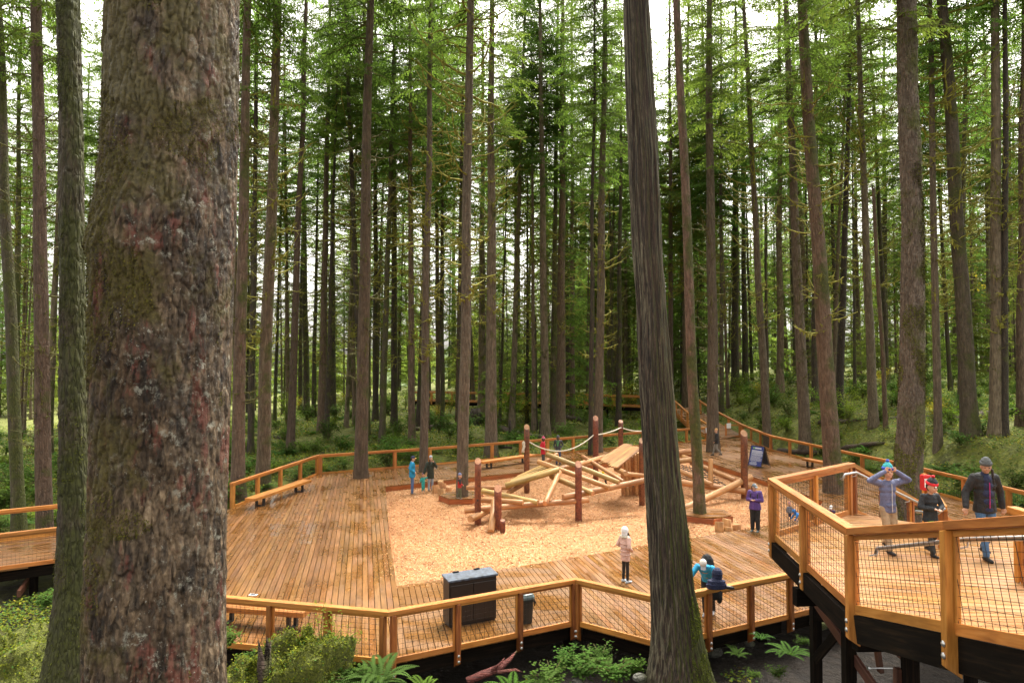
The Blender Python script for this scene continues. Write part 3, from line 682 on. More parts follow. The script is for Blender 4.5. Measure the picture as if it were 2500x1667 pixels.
LOGS = [  # end, end (crop pixels + distance), diameter
    (A_(262, 1085, 26.55), A_(1215, 1002, 27.1), .235, 'log'), (A_(400, 932, 28.2), A_(826, 1026, 26.75), .235, 'loggreen'),
    (A_(388, 1003, 27.3), A_(712, 1022, 26.6), .23, 'log'), (A_(280, 908, 29.3), A_(622, 908, 28.8), .19, 'log'),
    (A_(308, 1150, 25.75), A_(500, 1055, 27.6), .27, 'log'), (A_(465, 1250, 25.0), A_(493, 1000, 26.3), .25, 'log'),
    (A_(880, 1030, 26.3), A_(992, 790, 28.3), .215, 'log'), (A_(600, 945, 28.2), A_(740, 865, 29.5), .2, 'log'),
    (A_(925, 822, 28.9), A_(1247, 952, 27.1), .235, 'loggreen'), (A_(825, 708, 29.3), A_(1372, 912, 27.6), .215, 'log'),
    (A_(893, 655, 30.2), A_(1447, 872, 28.0), .22, 'loggreen'), (A_(1165, 670, 31.2), A_(1480, 862, 28.2), .18, 'log'),
    (A_(1018, 982, 27.0), A_(1660, 850, 28.6), .25, 'log'), (A_(975, 652, 30.6), A_(880, 715, 30.2), .2, 'log'),
    (A_(1000, 762, 30.2), A_(1385, 660, 33.0), .21, 'log'), (A_(1425, 762, 30.0), A_(1498, 800, 28.7), .25, 'log'),
    (A_(1500, 803, 29.2), A_(1640, 818, 29.6), .2, 'log'), (A_(1290, 690, 31.2), A_(1130, 740, 29.5), .2, 'log'),
    (B_(255, 512, 37.0), B_(425, 490, 37.6), .3, 'log'), (B_(285, 550, 37.4), B_(450, 602, 36.0), .26, 'log'),
    (B_(265, 615, 35.6), B_(470, 590, 36.0), .29, 'log'), (B_(430, 630, 36.5), B_(955, 850, 32.8), .27, 'log'),
    (B_(285, 728, 33.2), B_(678, 893, 31.2), .25, 'log'), (B_(290, 868, 32.0), B_(1075, 978, 31.2), .30, 'log'),
    (B_(340, 1188, 28.95), B_(1140, 800, 32.0), .31, 'log'), (B_(1050, 900, 31.6), B_(1165, 945, 31.9), .25, 'log'),
    (B_(662, 890, 31.9), B_(662, 585, 32.1), .235, 'log')]
for a, b, d, m in LOGS: round_log('log', a, b, d / 2, d / 2 * .92, M[m], frame_t)
def split_ramp(name, c, n, th, mat, rnd=.012, rough=True):
    """row of split logs spanning the quad low-near, high-near, high-far, low-far"""
    for i in range(n):
        t = (i + .5) / n; a = c[0].lerp(c[3], t); b = c[1].lerp(c[2], t); w = ((c[0] - c[3]).length / n, (c[1] - c[2]).length / n)
        ext = (b - a).normalized() * R.uniform(-.05, .09); nrm = (c[1] - c[0]).cross(c[3] - c[0]).normalized()
        if nrm.z < 0: nrm = -nrm
        side = nrm.cross((b - a).normalized()); a2, b2 = a - ext, b + ext; pts = []
        def ring(p, ww):
            return [p + side * ww * .44 + nrm * th * s * .5 + (side * -ww * .88 if k_ in (1, 2) else Vector()) for k_, s in ((0, -1), (1, -1), (2, 1), (3, 1))]
        ra, rb = ring(a2, w[0]), ring(b2, w[1])
        hexa(name, [ra[0], rb[0], rb[1], ra[1], ra[3], rb[3], rb[2], ra[2]], mat, frame_t, frame(a2, b2, nrm), .012)
split_ramp('ramp_board', [A_(588, 888, 28.0), A_(965, 778, 28.3), A_(885, 722, 30.3), A_(668, 825, 30.3)], 5, .09, M['loggreen'])
round_log('log', A_(575, 893, 27.9), A_(985, 772, 28.2), .12, .12, M['loggreen'], frame_t)
split_ramp('ramp_board', [A_(1428, 762, 29.2), A_(1612, 612, 30.4), A_(1490, 574, 32.6), A_(1292, 700, 31.2)], 8, .07, M['log'])
for i, (x, yt, yb) in enumerate([(1470, 712, 968), (1494, 697, 968), (1519, 682, 962), (1545, 668, 962), (1570, 652, 966), (1594, 640, 968)]):
    a = G(*c3(x + 14, yb), PZ); b = W(*c3(x, yt), a.y - .25); o = round_log('stave', a - Zv * .2, b, .115, .105, M['stump'], frame_t, 10, .2)
    for zz, cm in ((.35, (.35, .45, .5)), (.95, (.6, .62, .6))):
        if (i + int(zz * 10)) % 2: continue
        h = MB(); q = a.lerp(b, zz / (b - a).length + .05) + Vector((0, -.12, 0)); h.ball(q, (.055, .035, .045), 8, 5); h.build('climbing_hold', M['rope'] if i % 3 else M['binlid'], frame_t, smooth=True)
# rope handrail
def hang(a, b, sag, n=12): return [a.lerp(b, i / n) - Zv * sag * 4 * (i / n) * (1 - i / n) for i in range(n + 1)]
ra, rb, rc = A_(762, 562, POLES[2][0].y - .1), A_(1250, 508, POLES[4][0].y - .1), W(*c3(1462, 450), 39.85)
rd = W(*c3(1640, 474), 44)
mb = MB(); mb.tube(hang(ra, rb, .62) + hang(rb, rc, .08, 5)[1:] + hang(rc, rd, .1, 5)[1:], .032, 7); mb.build('rope', M['rope'], frame_t, smooth=True)
mb = MB(); k0 = A_(716, 572, POLES[2][0].y - .12)
mb.ball(k0, (.08, .07, .12), 8, 6); mb.tube([k0, k0 + Vector((.02, 0, -.14)), k0 + Vector((-.02, 0, -.28)), k0 + Vector((-.03, -.02, -.42))], [.05, .07, .06, .085], 8); mb.build('rope_tail', M['rope'], frame_t, smooth=True)
# climbing net
mb = MB(); n00, n10, n11, n01 = B_(290, 650, 35.5), B_(560, 690, 35.2), B_(850, 900, 31.8), B_(300, 800, 32.6)
for i in range(8):
    for k_ in range(2):
        t = i / 7; a, b = (n00.lerp(n01, t), n10.lerp(n11, t)) if k_ else (n00.lerp(n10, t), n01.lerp(n11, t))
        mb.tube(hang(a, b, .12, 6), .018, 4)
mb.build('climbing_net', M['netrope'], frame_t)

# ---------------------------------------------------------------- platforms round two trunks, stepping stumps
def hexplat(u, v, r, rot, label, hole):
    c = G(u, v, 0.0); t = empty('tree_platform', (c.x, c.y, PZ), label, 'platform', None); P = [c + Vector((math.cos(rot + i * math.pi / 3), math.sin(rot + i * math.pi / 3), 0)) * r for i in range(6)]
    plank_floor(t, P, Vector((1, .02)), M['deck'], lambda x, y: 0, pitch=.15)
    for i in range(6):
        p, q = P[i], P[(i + 1) % 6]; beam('skirt', p + Zv * -.155 , q + Zv * -.155, .036, .215, M['fascia'], t)
    return c
hexplat(1126, 1207, 1.0, .05, 'low six sided plank platform round a trunk near the toddler in red', 0)
hexplat(1722, 1250, 1.05, -.52, 'low six sided plank platform round the reddish trunk', 0)
def stump(u, vt, vb, wpx, label):
    p = G(u, vb, PZ); h = (vb - vt) * p.y / FPX; d = wpx * p.y / FPX; mb = MB(); r = d / 2; n = 18; rr = R.random() * 9
    for z, q in ((-.1, r * 1.02), (h - .02, r), (h, r - .015)):
        for j in range(n):
            a = 6.2832 * j / n; w = 1 + .05 * mn.noise(Vector((math.cos(a) * 2 + rr, math.sin(a) * 2, rr))); mb.v.append(Vector((q * w * math.cos(a), q * w * math.sin(a), z + (.03 * math.cos(a + rr) if z > .01 else 0))))
    for i in range(2):
        for j in range(n): mb.f.append((i*n + j, i*n + (j+1) % n, (i+1)*n + (j+1) % n, (i+1)*n + j))
    t = empty('stepping_stump', p, label, 'stump', 'stepping stumps in the chip pit')
    o = link('side', mesh('side', mb.v, mb.f, M['stump'], True), t)
    link('sawn_top', mesh('sawn_top', [mb.v[2*n + j] + Zv * .001 for j in range(n)], [tuple(range(n))], M['logend']), t)
c7 = lambda x, y: (960 + x / 7.127, 1080 + y / 7.127)
for x, yt, yb, w, l in [(825, 668, 760, 105, 'peeled stepping stump at the back of the five by the six sided platform'), (870, 705, 800, 108, 'peeled stepping stump amid the cluster of five near the dark coated woman'),
        (733, 740, 878, 116, 'tallest peeled stepping stump beside the dark coated woman'), (965, 768, 850, 106, 'squat peeled stepping stump against the six sided platform rim'), (829, 802, 932, 114, 'peeled stepping stump standing foremost of the cluster of five')]:
    u, a = c7(x, yt); stump(u, a, c7(0, yb)[1], w / 7.127, l)
for x, yt, yb, w, l in [(855, 1308, 1408, 104, 'peeled stepping stump farthest from the deck edge in the cluster of four'), (765, 1340, 1455, 104, 'tallest peeled stepping stump of the cluster of four'),
        (972, 1372, 1432, 104, 'peeled stepping stump nearest the woman in purple'), (870, 1402, 1452, 104, 'lowest peeled stepping stump against the deck edge')]:
    u, a = c5(x, yt); stump(u, a, c5(0, yb)[1], w / 4.9, l)

# ---------------------------------------------------------------- benches, cabinet, bin, sandwich board
def bench(a, b, w, label, z=0.0, legs=2):
    a, b = Vector(a), Vector(b); t = empty('bench', (a + b) / 2, label, 'bench'); t.location.z = z; d = (b - a).normalized(); n = Vector((-d.y, d.x, 0)); up = Zv * (.45 - .06)
    a.z = b.z = z
    beam('seat', a + up, b + up, w, .12, M['rail'], t, bev=.01)
    for k_ in range(legs):
        c = a.lerp(b, .16 + .68 * k_ / (legs - 1)); mb = MB()
        for s in (-1, 1): mb.box(c + n * s * w * .36 + Zv * .006, c + n * s * w * .36 + Zv * .328, .10, .07, d)
        mb.box(c - n * w * .36 + Zv * .02, c + n * w * .36 + Zv * .02, .10, .03); mb.build('leg', M['black'], t)
SZ = .45
bench(G(610, 1216, SZ), G(750, 1170, SZ), .46, 'long cedar bench on the left of the deck before the railing', legs=2)
bench(G(1172, 1126, SZ), G(1300, 1108, SZ), .5, 'long cedar bench by the back railing near the visitor in red')
bench(G(1965, 1118, SZ), G(2045, 1132, SZ), .5, 'cedar bench beside the railing near the leaning trunk')
bench(G(520, 1470, SZ), G(752, 1487, SZ), .44, 'cedar bench just inside the near railing')
ca, cb = G(1096, 1533), G(1212, 1511); cd = (cb - ca).normalized(); cn = Vector((-cd.y, cd.x, 0)); cw = (cb - ca).length
cabt = empty('storage_cabinet', (ca + cb) / 2, 'black storage cabinet with a sloping metal lid on the deck', 'cabinet')
hb, hf, dp = 1.05, 1.0, .36
P = [ca, cb, cb + cn * dp, ca + cn * dp]
hexa('body', [p + Zv * .03 for p in P] + [P[0] + Zv * hf, P[1] + Zv * hf, P[2] + Zv * hb, P[3] + Zv * hb], M['cabinet'], cabt, None, .008)
P2 = [ca - cd * .03 - cn * .03, cb + cd * .03 - cn * .03, cb + cd * .03 + cn * (dp + .03), ca - cd * .03 + cn * (dp + .03)]
hexa('lid', [P2[0] + Zv * (hf + .004), P2[1] + Zv * (hf + .004), P2[2] + Zv * (hb + .004), P2[3] + Zv * (hb + .004), P2[0] + Zv * (hf + .05), P2[1] + Zv * (hf + .05), P2[2] + Zv * (hb + .05), P2[3] + Zv * (hb + .05)], M['zinc'], cabt, None, .006)
for k_ in range(2):
    a = ca + cd * (cw * (.03 + .475 * k_)); b = ca + cd * (cw * (.495 + .475 * k_)); beam('door', a - cn * .012 + Zv * .50, b - cn * .012 + Zv * .50, .02, .84, M['cabinet'], cabt, bev=.004)
for k_ in (.2, .65):
    a = ca + cd * cw * k_ + cn * (dp + .0) + Zv * (hb + .06); beam('hinge', a, a + cd * .14, .05, .025, M['black'], cabt)
# cabinet side stands on plinth
hexa('plinth', [p.lerp((ca + cb) / 2 + cn * dp / 2, .06) + Zv * .002 for p in P] + [p.lerp((ca + cb) / 2 + cn * dp / 2, .06) + Zv * .029 for p in P], M['black'], cabt)
bc = G(1285, 1518); bn = empty('litter_bin', bc, 'small black litter bin with a grey domed lid beside the cabinet', 'bin')
def tub(name, rows, mat, parent, c, rotz=.45, n=20, e=4.0, smooth=False):
    vs, fs = [], []
    for z, sx, sy in rows:
        for j in range(n):
            a = 6.2832 * j / n; x = math.copysign(abs(math.cos(a)) ** (2 / e), math.cos(a)) * sx; y = math.copysign(abs(math.sin(a)) ** (2 / e), math.sin(a)) * sy
            vs.append((x * math.cos(rotz) - y * math.sin(rotz), x * math.sin(rotz) + y * math.cos(rotz), z))
    for i in range(len(rows) - 1):
        for j in range(n): fs.append((i*n + j, i*n + (j+1) % n, (i+1)*n + (j+1) % n, (i+1)*n + j))
    fs.append(tuple(reversed(range(n)))); fs.append(tuple((len(rows) - 1)*n + j for j in range(n)))
    return link(name, mesh(name, vs, fs, mat, smooth), parent)
tub('body', [(.0, .115, .115), (.50, .145, .145), (.505, .165, .165), (.55, .165, .165)], M['bin'], bn, bc)
tub('lid', [(.552, .165, .165), (.60, .165, .165), (.655, .135, .14), (.665, .10, .11)], M['binlid'], bn, bc)
mb = MB(); mb.tube([(.17, .02, .52), (.20, .02, .44), (.19, .02, .36)], [.02, .03, .012], 6); mb.build('bag_corner', M['black'], bn, world=False)

sb0 = G(1826, 1138); sd = Vector((.43, -.90, 0)).normalized(); sn = Vector((.90, .43, 0)).normalized(); sb1 = sb0 + sd
sbl = 1.0; sbt = empty('sandwich_board', (sb0 + sb1) / 2, 'blue sandwich board with white lettering on the deck beside a pole', 'sign')
s0 = sb0; s1 = sb0 + sd * sbl; hT = 1.2
lean = sn * .30
def sp_(x, y, off=0.0): return s0.lerp(s1, x) + (Zv * hT + lean) * y - sn * off
for nm, aa, bb in (('frame', 0.0, 1.0),):
    mb = MB()
    for x in (0, 1): mb.box(sp_(x, 0), sp_(x, 1), .03, .03, sd); mb.box(sp_(x, 1), s0.lerp(s1, x) + sn * .72, .03, .03, sd)
    mb.box(sp_(0, 1), sp_(1, 1), .03, .03); mb.box(sp_(0, .05), sp_(1, .05), .03, .03)
    q0, q1 = s0 + sn * .50 + Zv * .64, s1 + sn * .50 + Zv * .64; mb.box(q0, q1, .025, .025); mb.box(s0 + sn * .67 + Zv * .16, s1 + sn * .67 + Zv * .16, .025, .025); mb.build('frame', M['black'], sbt)
pn = (Zv * hT + lean).cross(sd).normalized()
if pn.x > 0: pn = -pn
def slab(name, x0, x1, y0, y1, off, th, mat, parent):
    a, b, c, d = (sp_(x, y) + pn * off for x, y in ((x0, y0), (x1, y0), (x1, y1), (x0, y1)))
    e = [p + pn * th for p in (a, b, c, d)]; return hexa(name, [a, b, c, d] + e, mat, parent, frame(a, b))
slab('poster', .03, .97, .08, .985, .012, .006, M['signblue'], sbt)
mbk = [s0.lerp(s1, x) + sn * (.72 - .42 * y) + Zv * hT * y + sn * -.01 for x, y in ((.04, .15), (.96, .15), (.96, .95), (.04, .95))]
hexa('back_poster', mbk + [p + sn * .006 for p in mbk], M['zinc'], sbt)
slab('emblem', .18, .30, .86, .93, .019, .003, M['green_print'], sbt); slab('logo_text', .32, .80, .865, .925, .019, .003, M['print'], sbt)
for i, (x0, x1, y, h) in enumerate([(.12, .90, .775, .030), (.12, .95, .725, .030), (.12, .92, .675, .028), (.10, .95, .62, .022), (.12, .96, .575, .022)] + [(.10, R.uniform(.80, .96), .53 - j * .028, .011) for j in range(9)] + [(.18, .60, .25, .018), (.10, .62, .205, .016), (.10, .66, .165, .016), (.10, .60, .13, .014)]):
    slab('lettering', x0, x1, y - h / 2, y + h / 2, .019, .003, M['print'], sbt)
# red notice box by the low divider
rp = W(2260, 1160, 13.6); rb_ = empty('warning_sign', (rp.x, rp.y, ZL), 'red notice box with white panels against the mossy trunk', 'sign')
beam('post', Vector((rp.x + .02, rp.y + .08, ZL)), Vector((rp.x + .02, rp.y + .08, rp.z + .02)), .07, .07, M['rail'], rb_)
for nm, x_, w_, h_ in (('white_panel', -.035, .06, .17), ('side_panel', .055, .035, .13)): beam(nm, rp + Vector((x_ - w_ / 2, -.068, -.14)), rp + Vector((x_ + w_ / 2, -.068, -.14)), .006, h_, M['white'], rb_)
beam('board', rp - Zv * .14 - Vector((.085, 0, 0)), rp - Zv * .14 + Vector((.085, 0, 0)), .13, .30, M['signred'], rb_, bev=.008)
# ---------------------------------------------------------------- bark, moss and leaf materials
def bark(name, c0, c1, c2, moss=.35, mossc=(.075, .085, .012), lichen=.25, vs=(7, 7, 1.3), bd=.035, ridged=False):
    t = NT(name); c = t.coord((1, 1, 1)); mp = t.n('ShaderNodeMapping'); mp.inputs['Scale'].default_value = vs; t.l(c, mp.inputs[0]); st = mp.outputs[0]
    n1 = t.noise(st, 1.6, 6, .65, .3); n2 = t.noise(c, 1.1, 4, .6); n3 = t.noise(c, 9, 4, .7)
    v = t.voro(st, 2.4, 'DISTANCE_TO_EDGE'); fis = t.ramp(v, [(.0, 0.0), (.16, 1.0)])
    base = t.ramp(n1, [(.28, c0), (.5, c1), (.74, c2)])
    base = t.vary(base, .72, 1.2, .012)
    if lichen: base = t.mix(t.ramp(t.noise(c, 22, 3, .6), [(.60, 0.0), (.70, lichen)]), base, (.30, .31, .25))
    geo = t.n('ShaderNodeNewGeometry'); sp = t.n('ShaderNodeSeparateXYZ'); t.l(geo.outputs['Normal'], sp.inputs[0])
    ms = t.n('ShaderNodeMath', operation='MULTIPLY_ADD'); t.l(sp.outputs['X'], ms.inputs[0]); ms.inputs[1].default_value = .10; t.l(n2, ms.inputs[2])
    oi = t.n('ShaderNodeObjectInfo'); m2 = t.n('ShaderNodeMath', operation='MULTIPLY_ADD'); t.l(oi.outputs['Random'], m2.inputs[0]); m2.inputs[1].default_value = .16; t.l(ms.outputs[0], m2.inputs[2])
    mf = t.ramp(m2.outputs[0], [(.80 - moss * .5, 0.0), (.92 - moss * .4, .95)])
    mc = t.ramp(n3, [(.3, tuple(x * .45 for x in mossc)), (.65, mossc), (.85, tuple(min(1, x * 1.5) for x in mossc))])
    base = t.mix(mf, base, mc)
    b = t.bump(fis, .8, bd); b = t.bump(n1, .7, bd * .7, b); t.bump(n3, .5, .02, b)
    return t.out(base, .85)
BK = {
 'brown': bark('bark_brown', (.042, .026, .016), (.112, .073, .045), (.195, .137, .088), .24),
 'grey': bark('bark_grey', (.056, .040, .026), (.142, .104, .068), (.245, .190, .130), .28),
 'dark': bark('bark_dark', (.016, .011, .007), (.044, .031, .020), (.088, .064, .042), .4),
 'moss': bark('bark_mossy', (.035, .025, .017), (.085, .062, .040), (.15, .115, .075), .62),
 'red': bark('bark_red', (.048, .027, .016), (.125, .075, .048), (.21, .138, .092), .5),
}
def leafmat(name, c, tr=.45, var=.25, rough=.5):
    t = NT(name); oi = t.n('ShaderNodeObjectInfo'); nz = t.noise(t.coord((1, 1, 1)), 1.3, 3)
    base = t.ramp(nz, [(.3, tuple(x * .62 for x in c)), (.55, c), (.8, tuple(min(1, x * 1.45) for x in c))])
    base = t.vary(base, 1 - var, 1 + var, .02); t.out(base, .9); t.b.inputs['Specular IOR Level'].default_value = .08
    tl = t.n('ShaderNodeBsdfTranslucent'); br = t.mix(1.0, base, (1.25, 1.35, .75), 'MULTIPLY'); t.l(br, tl.inputs[0])
    ms = t.n('ShaderNodeMixShader'); ms.inputs[0].default_value = tr; t.l(t.b.outputs[0], ms.inputs[1]); t.l(tl.outputs[0], ms.inputs[2])
    t.l(ms.outputs[0], t.t.nodes['Material Output'].inputs[0]); return t.m
LF_ = {'needle': leafmat('conifer_needles', (.098, .158, .040), .6), 'needle2': leafmat('conifer_needles_pale', (.128, .185, .046), .6), 'moss': plain('branch_moss', (.19, .185, .026), .95, 0, .5, 6),
       'mosstwig': plain('mossy_twig', (.09, .085, .02), .9, 0, .5, 6), 'yellow': leafmat('maple_yellow', (.34, .30, .035), .5), 'lime': leafmat('maple_lime', (.16, .23, .03), .5), 'green': leafmat('shrub_green', (.075, .135, .026), .4),
       'far': leafmat('far_glow_foliage', (.165, .205, .050), .6), 'fern': leafmat('fern_green', (.075, .150, .022), .35), 'fernd': leafmat('fern_dull', (.075, .140, .032), .4), 'gold': leafmat('golden_leaves', (.55, .38, .02), .5)}  # the far leaf colour is lightened to paint a hazy glow behind the wood

# ---------------------------------------------------------------- prototypes (shared mesh data)
def crown_mesh(seed, L, rad, dens, mat, low=.25):
    rg = np.random.default_rng(seed); V, F = [], []; tub = MB(); nb = int(dens * L)
    for i in range(nb):
        h = L * (i + rg.random()) / nb; f = h / L
        prof = min(1, .45 + f / low * .55) if f < low else ((1 - f) / (1 - low)) ** .8
        if f < low and rg.random() > .35 + .65 * f / low: continue
        ln = rad * max(.12, prof) * rg.uniform(.55, 1.15); az = rg.uniform(0, 6.283); droop = rg.uniform(.15, .55) * ln; lift = rg.uniform(-.05, .25) * ln
        d = np.array([math.cos(az), math.sin(az), 0]); s = np.array([-d[1], d[0], 0.])
        k = 6; pts = [d * ln * t + np.array([0, 0, h + lift * t - droop * t * t]) for t in np.linspace(0, 1, k)]
        tub.tube([Vector(p) for p in pts[::2] + [pts[-1]]], [.03 + .012 * ln * .4, .025, .015, .006], 3, False)
        m = max(4, int(ln * 7))
        for j in range(m):
            t = .18 + .82 * (j + rg.random()) / m; c = d * ln * t + np.array([0, 0, h + lift * t - droop * t * t])
            for sg in (-1, 1):
                sl = (.22 + .55 * math.sin(min(1, t * 1.05) * 2.6)) * rg.uniform(.6, 1.2) * min(1, ln / 1.6 + .3)
                dv = s * sg * rg.uniform(.7, 1) + d * rg.uniform(.35, .8) + np.array([0, 0, rg.uniform(-.55, .05)]); dv /= np.linalg.norm(dv)
                up = np.array([0, 0, 1.]); sv = np.cross(dv, up); sv /= np.linalg.norm(sv) + 1e-6
                for q in range(6):
                    a = c + dv * sl * q / 6 + rg.normal(0, .02, 3); e = dv * sl * .20 + sv * rg.uniform(-.11, .11) + np.array([0, 0, rg.uniform(-.13, .0)])
                    w = (sv * rg.uniform(.021, .042) + up * rg.normal(0, .02))
                    b = len(V); V += [a - w * .5, a + e * .55 - w, a + e, a + e * .5 + w]; F.append((b, b + 1, b + 2, b + 3))
    nq = len(V); V = np.array(V + [np.array(v) for v in tub.v]); F4 = np.array(F + [tuple(i + nq for i in f) for f in tub.f if len(f) == 4])
    me = np_mesh('crown', V, F4, mat); me.materials.append(LF_['mosstwig']); mi = np.zeros(len(F4), np.int32); mi[len(F):] = 1; me.polygons.foreach_set('material_index', mi); return me
def limb_mesh(seed, h0, h1, n, lmax, moss=True, r=.028, mat='moss'):
    rg = random.Random(seed); mb = MB()
    for i in range(n):
        h = rg.uniform(h0, h1); az = rg.uniform(0, 6.283); ln = lmax * rg.uniform(.25, 1) * (.55 + .45 * (h - h0) / (h1 - h0)); d = Vector((math.cos(az), math.sin(az), 0))
        sw = rg.uniform(-.5, .5); s = Vector((-d.y, d.x, 0)); curl = rg.uniform(.05, .75); dip = rg.uniform(-.1, .3); pts = []; k = 6
        for j in range(k):
            t = j / (k - 1); pts.append(d * ln * (t - .12 * t * t) + s * sw * ln * t * t * .5 + Vector((0, 0, h - dip * ln * t + curl * ln * t ** 2.2)) + Vector((rg.uniform(-.03, .03), rg.uniform(-.03, .03), rg.uniform(-.03, .03))) * ln)
        rr = r * rg.uniform(.6, 1.5) * (.6 + ln / lmax * .6); mb.tube(pts, [rr * (1 - .62 * j / (k - 1)) for j in range(k)], 4, False)
        for j in range(1, k - 1):
            for q in range(2):
                if rg.random() < .55:
                    a = pts[j]; dv = (d * rg.uniform(-.1, .7) + s * rg.choice((-1, 1)) * rg.uniform(.3, 1) + Vector((0, 0, rg.uniform(-.5, .5)))).normalized() * ln * rg.uniform(.12, .38)
                    mb.tube([a, a + dv * .5 + Vector((0, 0, rg.uniform(-.02, .06))), a + dv], [rr * .5, rr * .4, rr * .2], 3, False)
            if moss and rg.random() < .5:            # hanging moss
                a = pts[j]; mb.tube([a, a - Vector((rg.uniform(-.03, .03), rg.uniform(-.03, .03), rg.uniform(.08, .3)))], [rr * 1.2, rr * .3], 3, False)
    return mesh('dead_limb', mb.v, mb.f, LF_[mat])
def trunk_mesh(r0, H, seed, bk, n=14, rings=26, flare=.45, taper=.74, wob=.06, snag=False):
    rg = random.Random(seed); vs, fs = [], []; o1, o2 = rg.uniform(0, 99), rg.uniform(0, 99)
    for i in range(rings):
        t = i / (rings - 1); z = -.8 + (H + .8) * t ** 1.35; f = max(0, z) / H
        r = r0 * (1 - taper * f) + flare * r0 * math.exp(-max(0, z) / (r0 * 1.8))
        cx, cy = (wob * mn.noise(Vector((z * .13 + o1, 0, 0))) * 2 * min(1, f * 8), wob * mn.noise(Vector((0, z * .13 + o2, 0))) * 2 * min(1, f * 8))
        for j in range(n):
            a = 6.28318 * j / n; q = r * (1 + .05 * mn.noise(Vector((math.cos(a) * 1.5 + o1, math.sin(a) * 1.5, z * .5))) + (.28 * max(0, mn.noise(Vector((math.cos(a) * 1.6, math.sin(a) * 1.6, o2)))) * math.exp(-max(0, z) / (r0 * 2)) if flare else 0))
            zz = z + (rg.uniform(-.5, .3) if snag and i == rings - 1 else 0)
            vs.append((cx + q * math.cos(a), cy + q * math.sin(a), zz))
    for i in range(rings - 1):
        for j in range(n): fs.append((i*n + j, i*n + (j+1) % n, (i+1)*n + (j+1) % n, (i+1)*n + j))
    fs.append(tuple((rings - 1)*n + j for j in range(n)))
    return mesh('trunk', vs, fs, bk, True)
CROWNS = [crown_mesh(11, 21, 3.8, 6.0, LF_['needle']), crown_mesh(12, 23, 3.4, 6.2, LF_['needle2']), crown_mesh(13, 19, 4.1, 5.8, LF_['needle']), crown_mesh(14, 25, 3.6, 5.6, LF_['needle2'])]
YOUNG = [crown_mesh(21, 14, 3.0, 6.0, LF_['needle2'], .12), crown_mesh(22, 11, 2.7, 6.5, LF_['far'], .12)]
LIMBS = [limb_mesh(31, 4, 17, 80, 2.4, r=.030, mat='mosstwig'), limb_mesh(32, 6, 20, 70, 3.1, r=.040), limb_mesh(33, 3, 15, 64, 2.1, r=.028, mat='mosstwig'), limb_mesh(34, 8, 22, 66, 3.5, r=.045)]
FTR = [trunk_mesh(.30, 38, 41 + i, BK[b], 10, 16, .35) for i, b in enumerate(('brown', 'dark', 'grey', 'moss', 'brown', 'dark'))]

def conifer(base, lean, trunk_me, label, group, crown=None, limb=None, sc=1.0, cz=14.0, cs=1.0, rnd=R, kind_name='conifer', tsc=1.0):
    e = empty(kind_name, base, label, 'tree', group); e.rotation_euler = lean
    t = link('trunk', trunk_me, e); t.scale = (sc * tsc, sc * tsc, sc)
    if crown is not None:
        c = link('crown', crown, e); c.location = (0, 0, cz); c.rotation_euler = (0, 0, rnd.uniform(0, 6.28)); c.scale = (cs, cs, cs)
    if limb is not None:
        l = link('dead_limb', limb, e); l.rotation_euler = (0, 0, rnd.uniform(0, 6.28)); k = rnd.uniform(.85, 1.2) * sc; l.scale = (k, k, k); l['kind'] = 'stuff'
    return e
# ---------------------------------------------------------------- trees that can be told apart in the photograph
MAINPOS = []
BW = {'brown': 'brown', 'grey': 'grey brown', 'dark': 'dark barked', 'moss': 'mossy', 'red': 'reddish'}
def main_tree(ut, ub, vb, w, bk, label, group=None, at=None, z=None, H=None, cz=None, limb=-2, crown=True, flare=.35, snag=None, n=16):
    if group: label = label.replace('BARK', BW[bk]).replace('LIMB', 'thin' if w < 12 else 'slim' if w < 15 else 'sturdy'); group = BW[bk] + ' ' + group
    if at is not None: b = W(ub, vb, at); b.z = ground_z(b.x, b.y) if z is None else z
    elif z is not None: b = G(ub, vb, z)
    else: b = GG(ub, vb)
    Y = b.y; d = w * Y / FPX; top = W(ut, 0, Y); dx = (top.x - b.x) / (top.z - b.z); lean = (0, math.atan(dx), 0)
    H = H or R.uniform(36, 44); cz = cz or R.uniform(17, 22)
    if snag: st = W(ut, snag, Y); H = st.z - b.z
    hm = max(2, (HC + (888 - 700) / FPX * Y) - b.z)      # height at which the width was read
    r0 = d / 2 / (1 - .74 * min(.8, hm / H)) if not snag else d / 2 * 1.1
    me = trunk_mesh(r0, H, int(ub * 7 + vb), BK[bk], n, 30, flare, .74 if not snag else .25, .05, bool(snag))
    MAINPOS.append((b.x, b.y))
    return conifer(b, lean, me, label, group, CROWNS[int(ub) % 4] if crown and not snag else None, LIMBS[limb] if limb >= 0 else None, 1.0, cz, R.uniform(.85, 1.15), kind_name='dead_snag' if snag else 'conifer')
gb = 'slim conifers in the wood behind the deck'; LB = 'LIMB BARK conifer standing in the wood beyond the back railing'
gr_ = 'conifers on the hillside'; LR = 'LIMB BARK conifer on the ferny hillside beyond the right railing'
main_tree(-9, 50, 1230, 25, 'moss', 'leaning mossy conifer behind the boardwalk left of the great trunk', at=27)
main_tree(88, 113, 1250, 31, 'brown', 'straight brown conifer behind the boardwalk left of the great trunk', at=25.5, limb=0)
main_tree(605, 580, 1180, 26, 'brown', 'brown conifer tight against the right side of the great trunk', at=31, limb=0)
main_tree(630, 612, 1110, 13, 'dark', LB, gb, limb=1)
main_tree(678, 641, 1192, 27, 'brown', 'brown conifer just behind the corner of the deck with the long bench', at=33.5, limb=1)
main_tree(748, 709, 1100, 16, 'brown', LB, gb, limb=0); main_tree(735, 749, 1012, 12, 'dark', LB, gb, limb=2)
main_tree(806, 784, 1055, 15, 'brown', LB, gb, limb=1); main_tree(812, 812, 1012, 13, 'dark', LB, gb, limb=3)
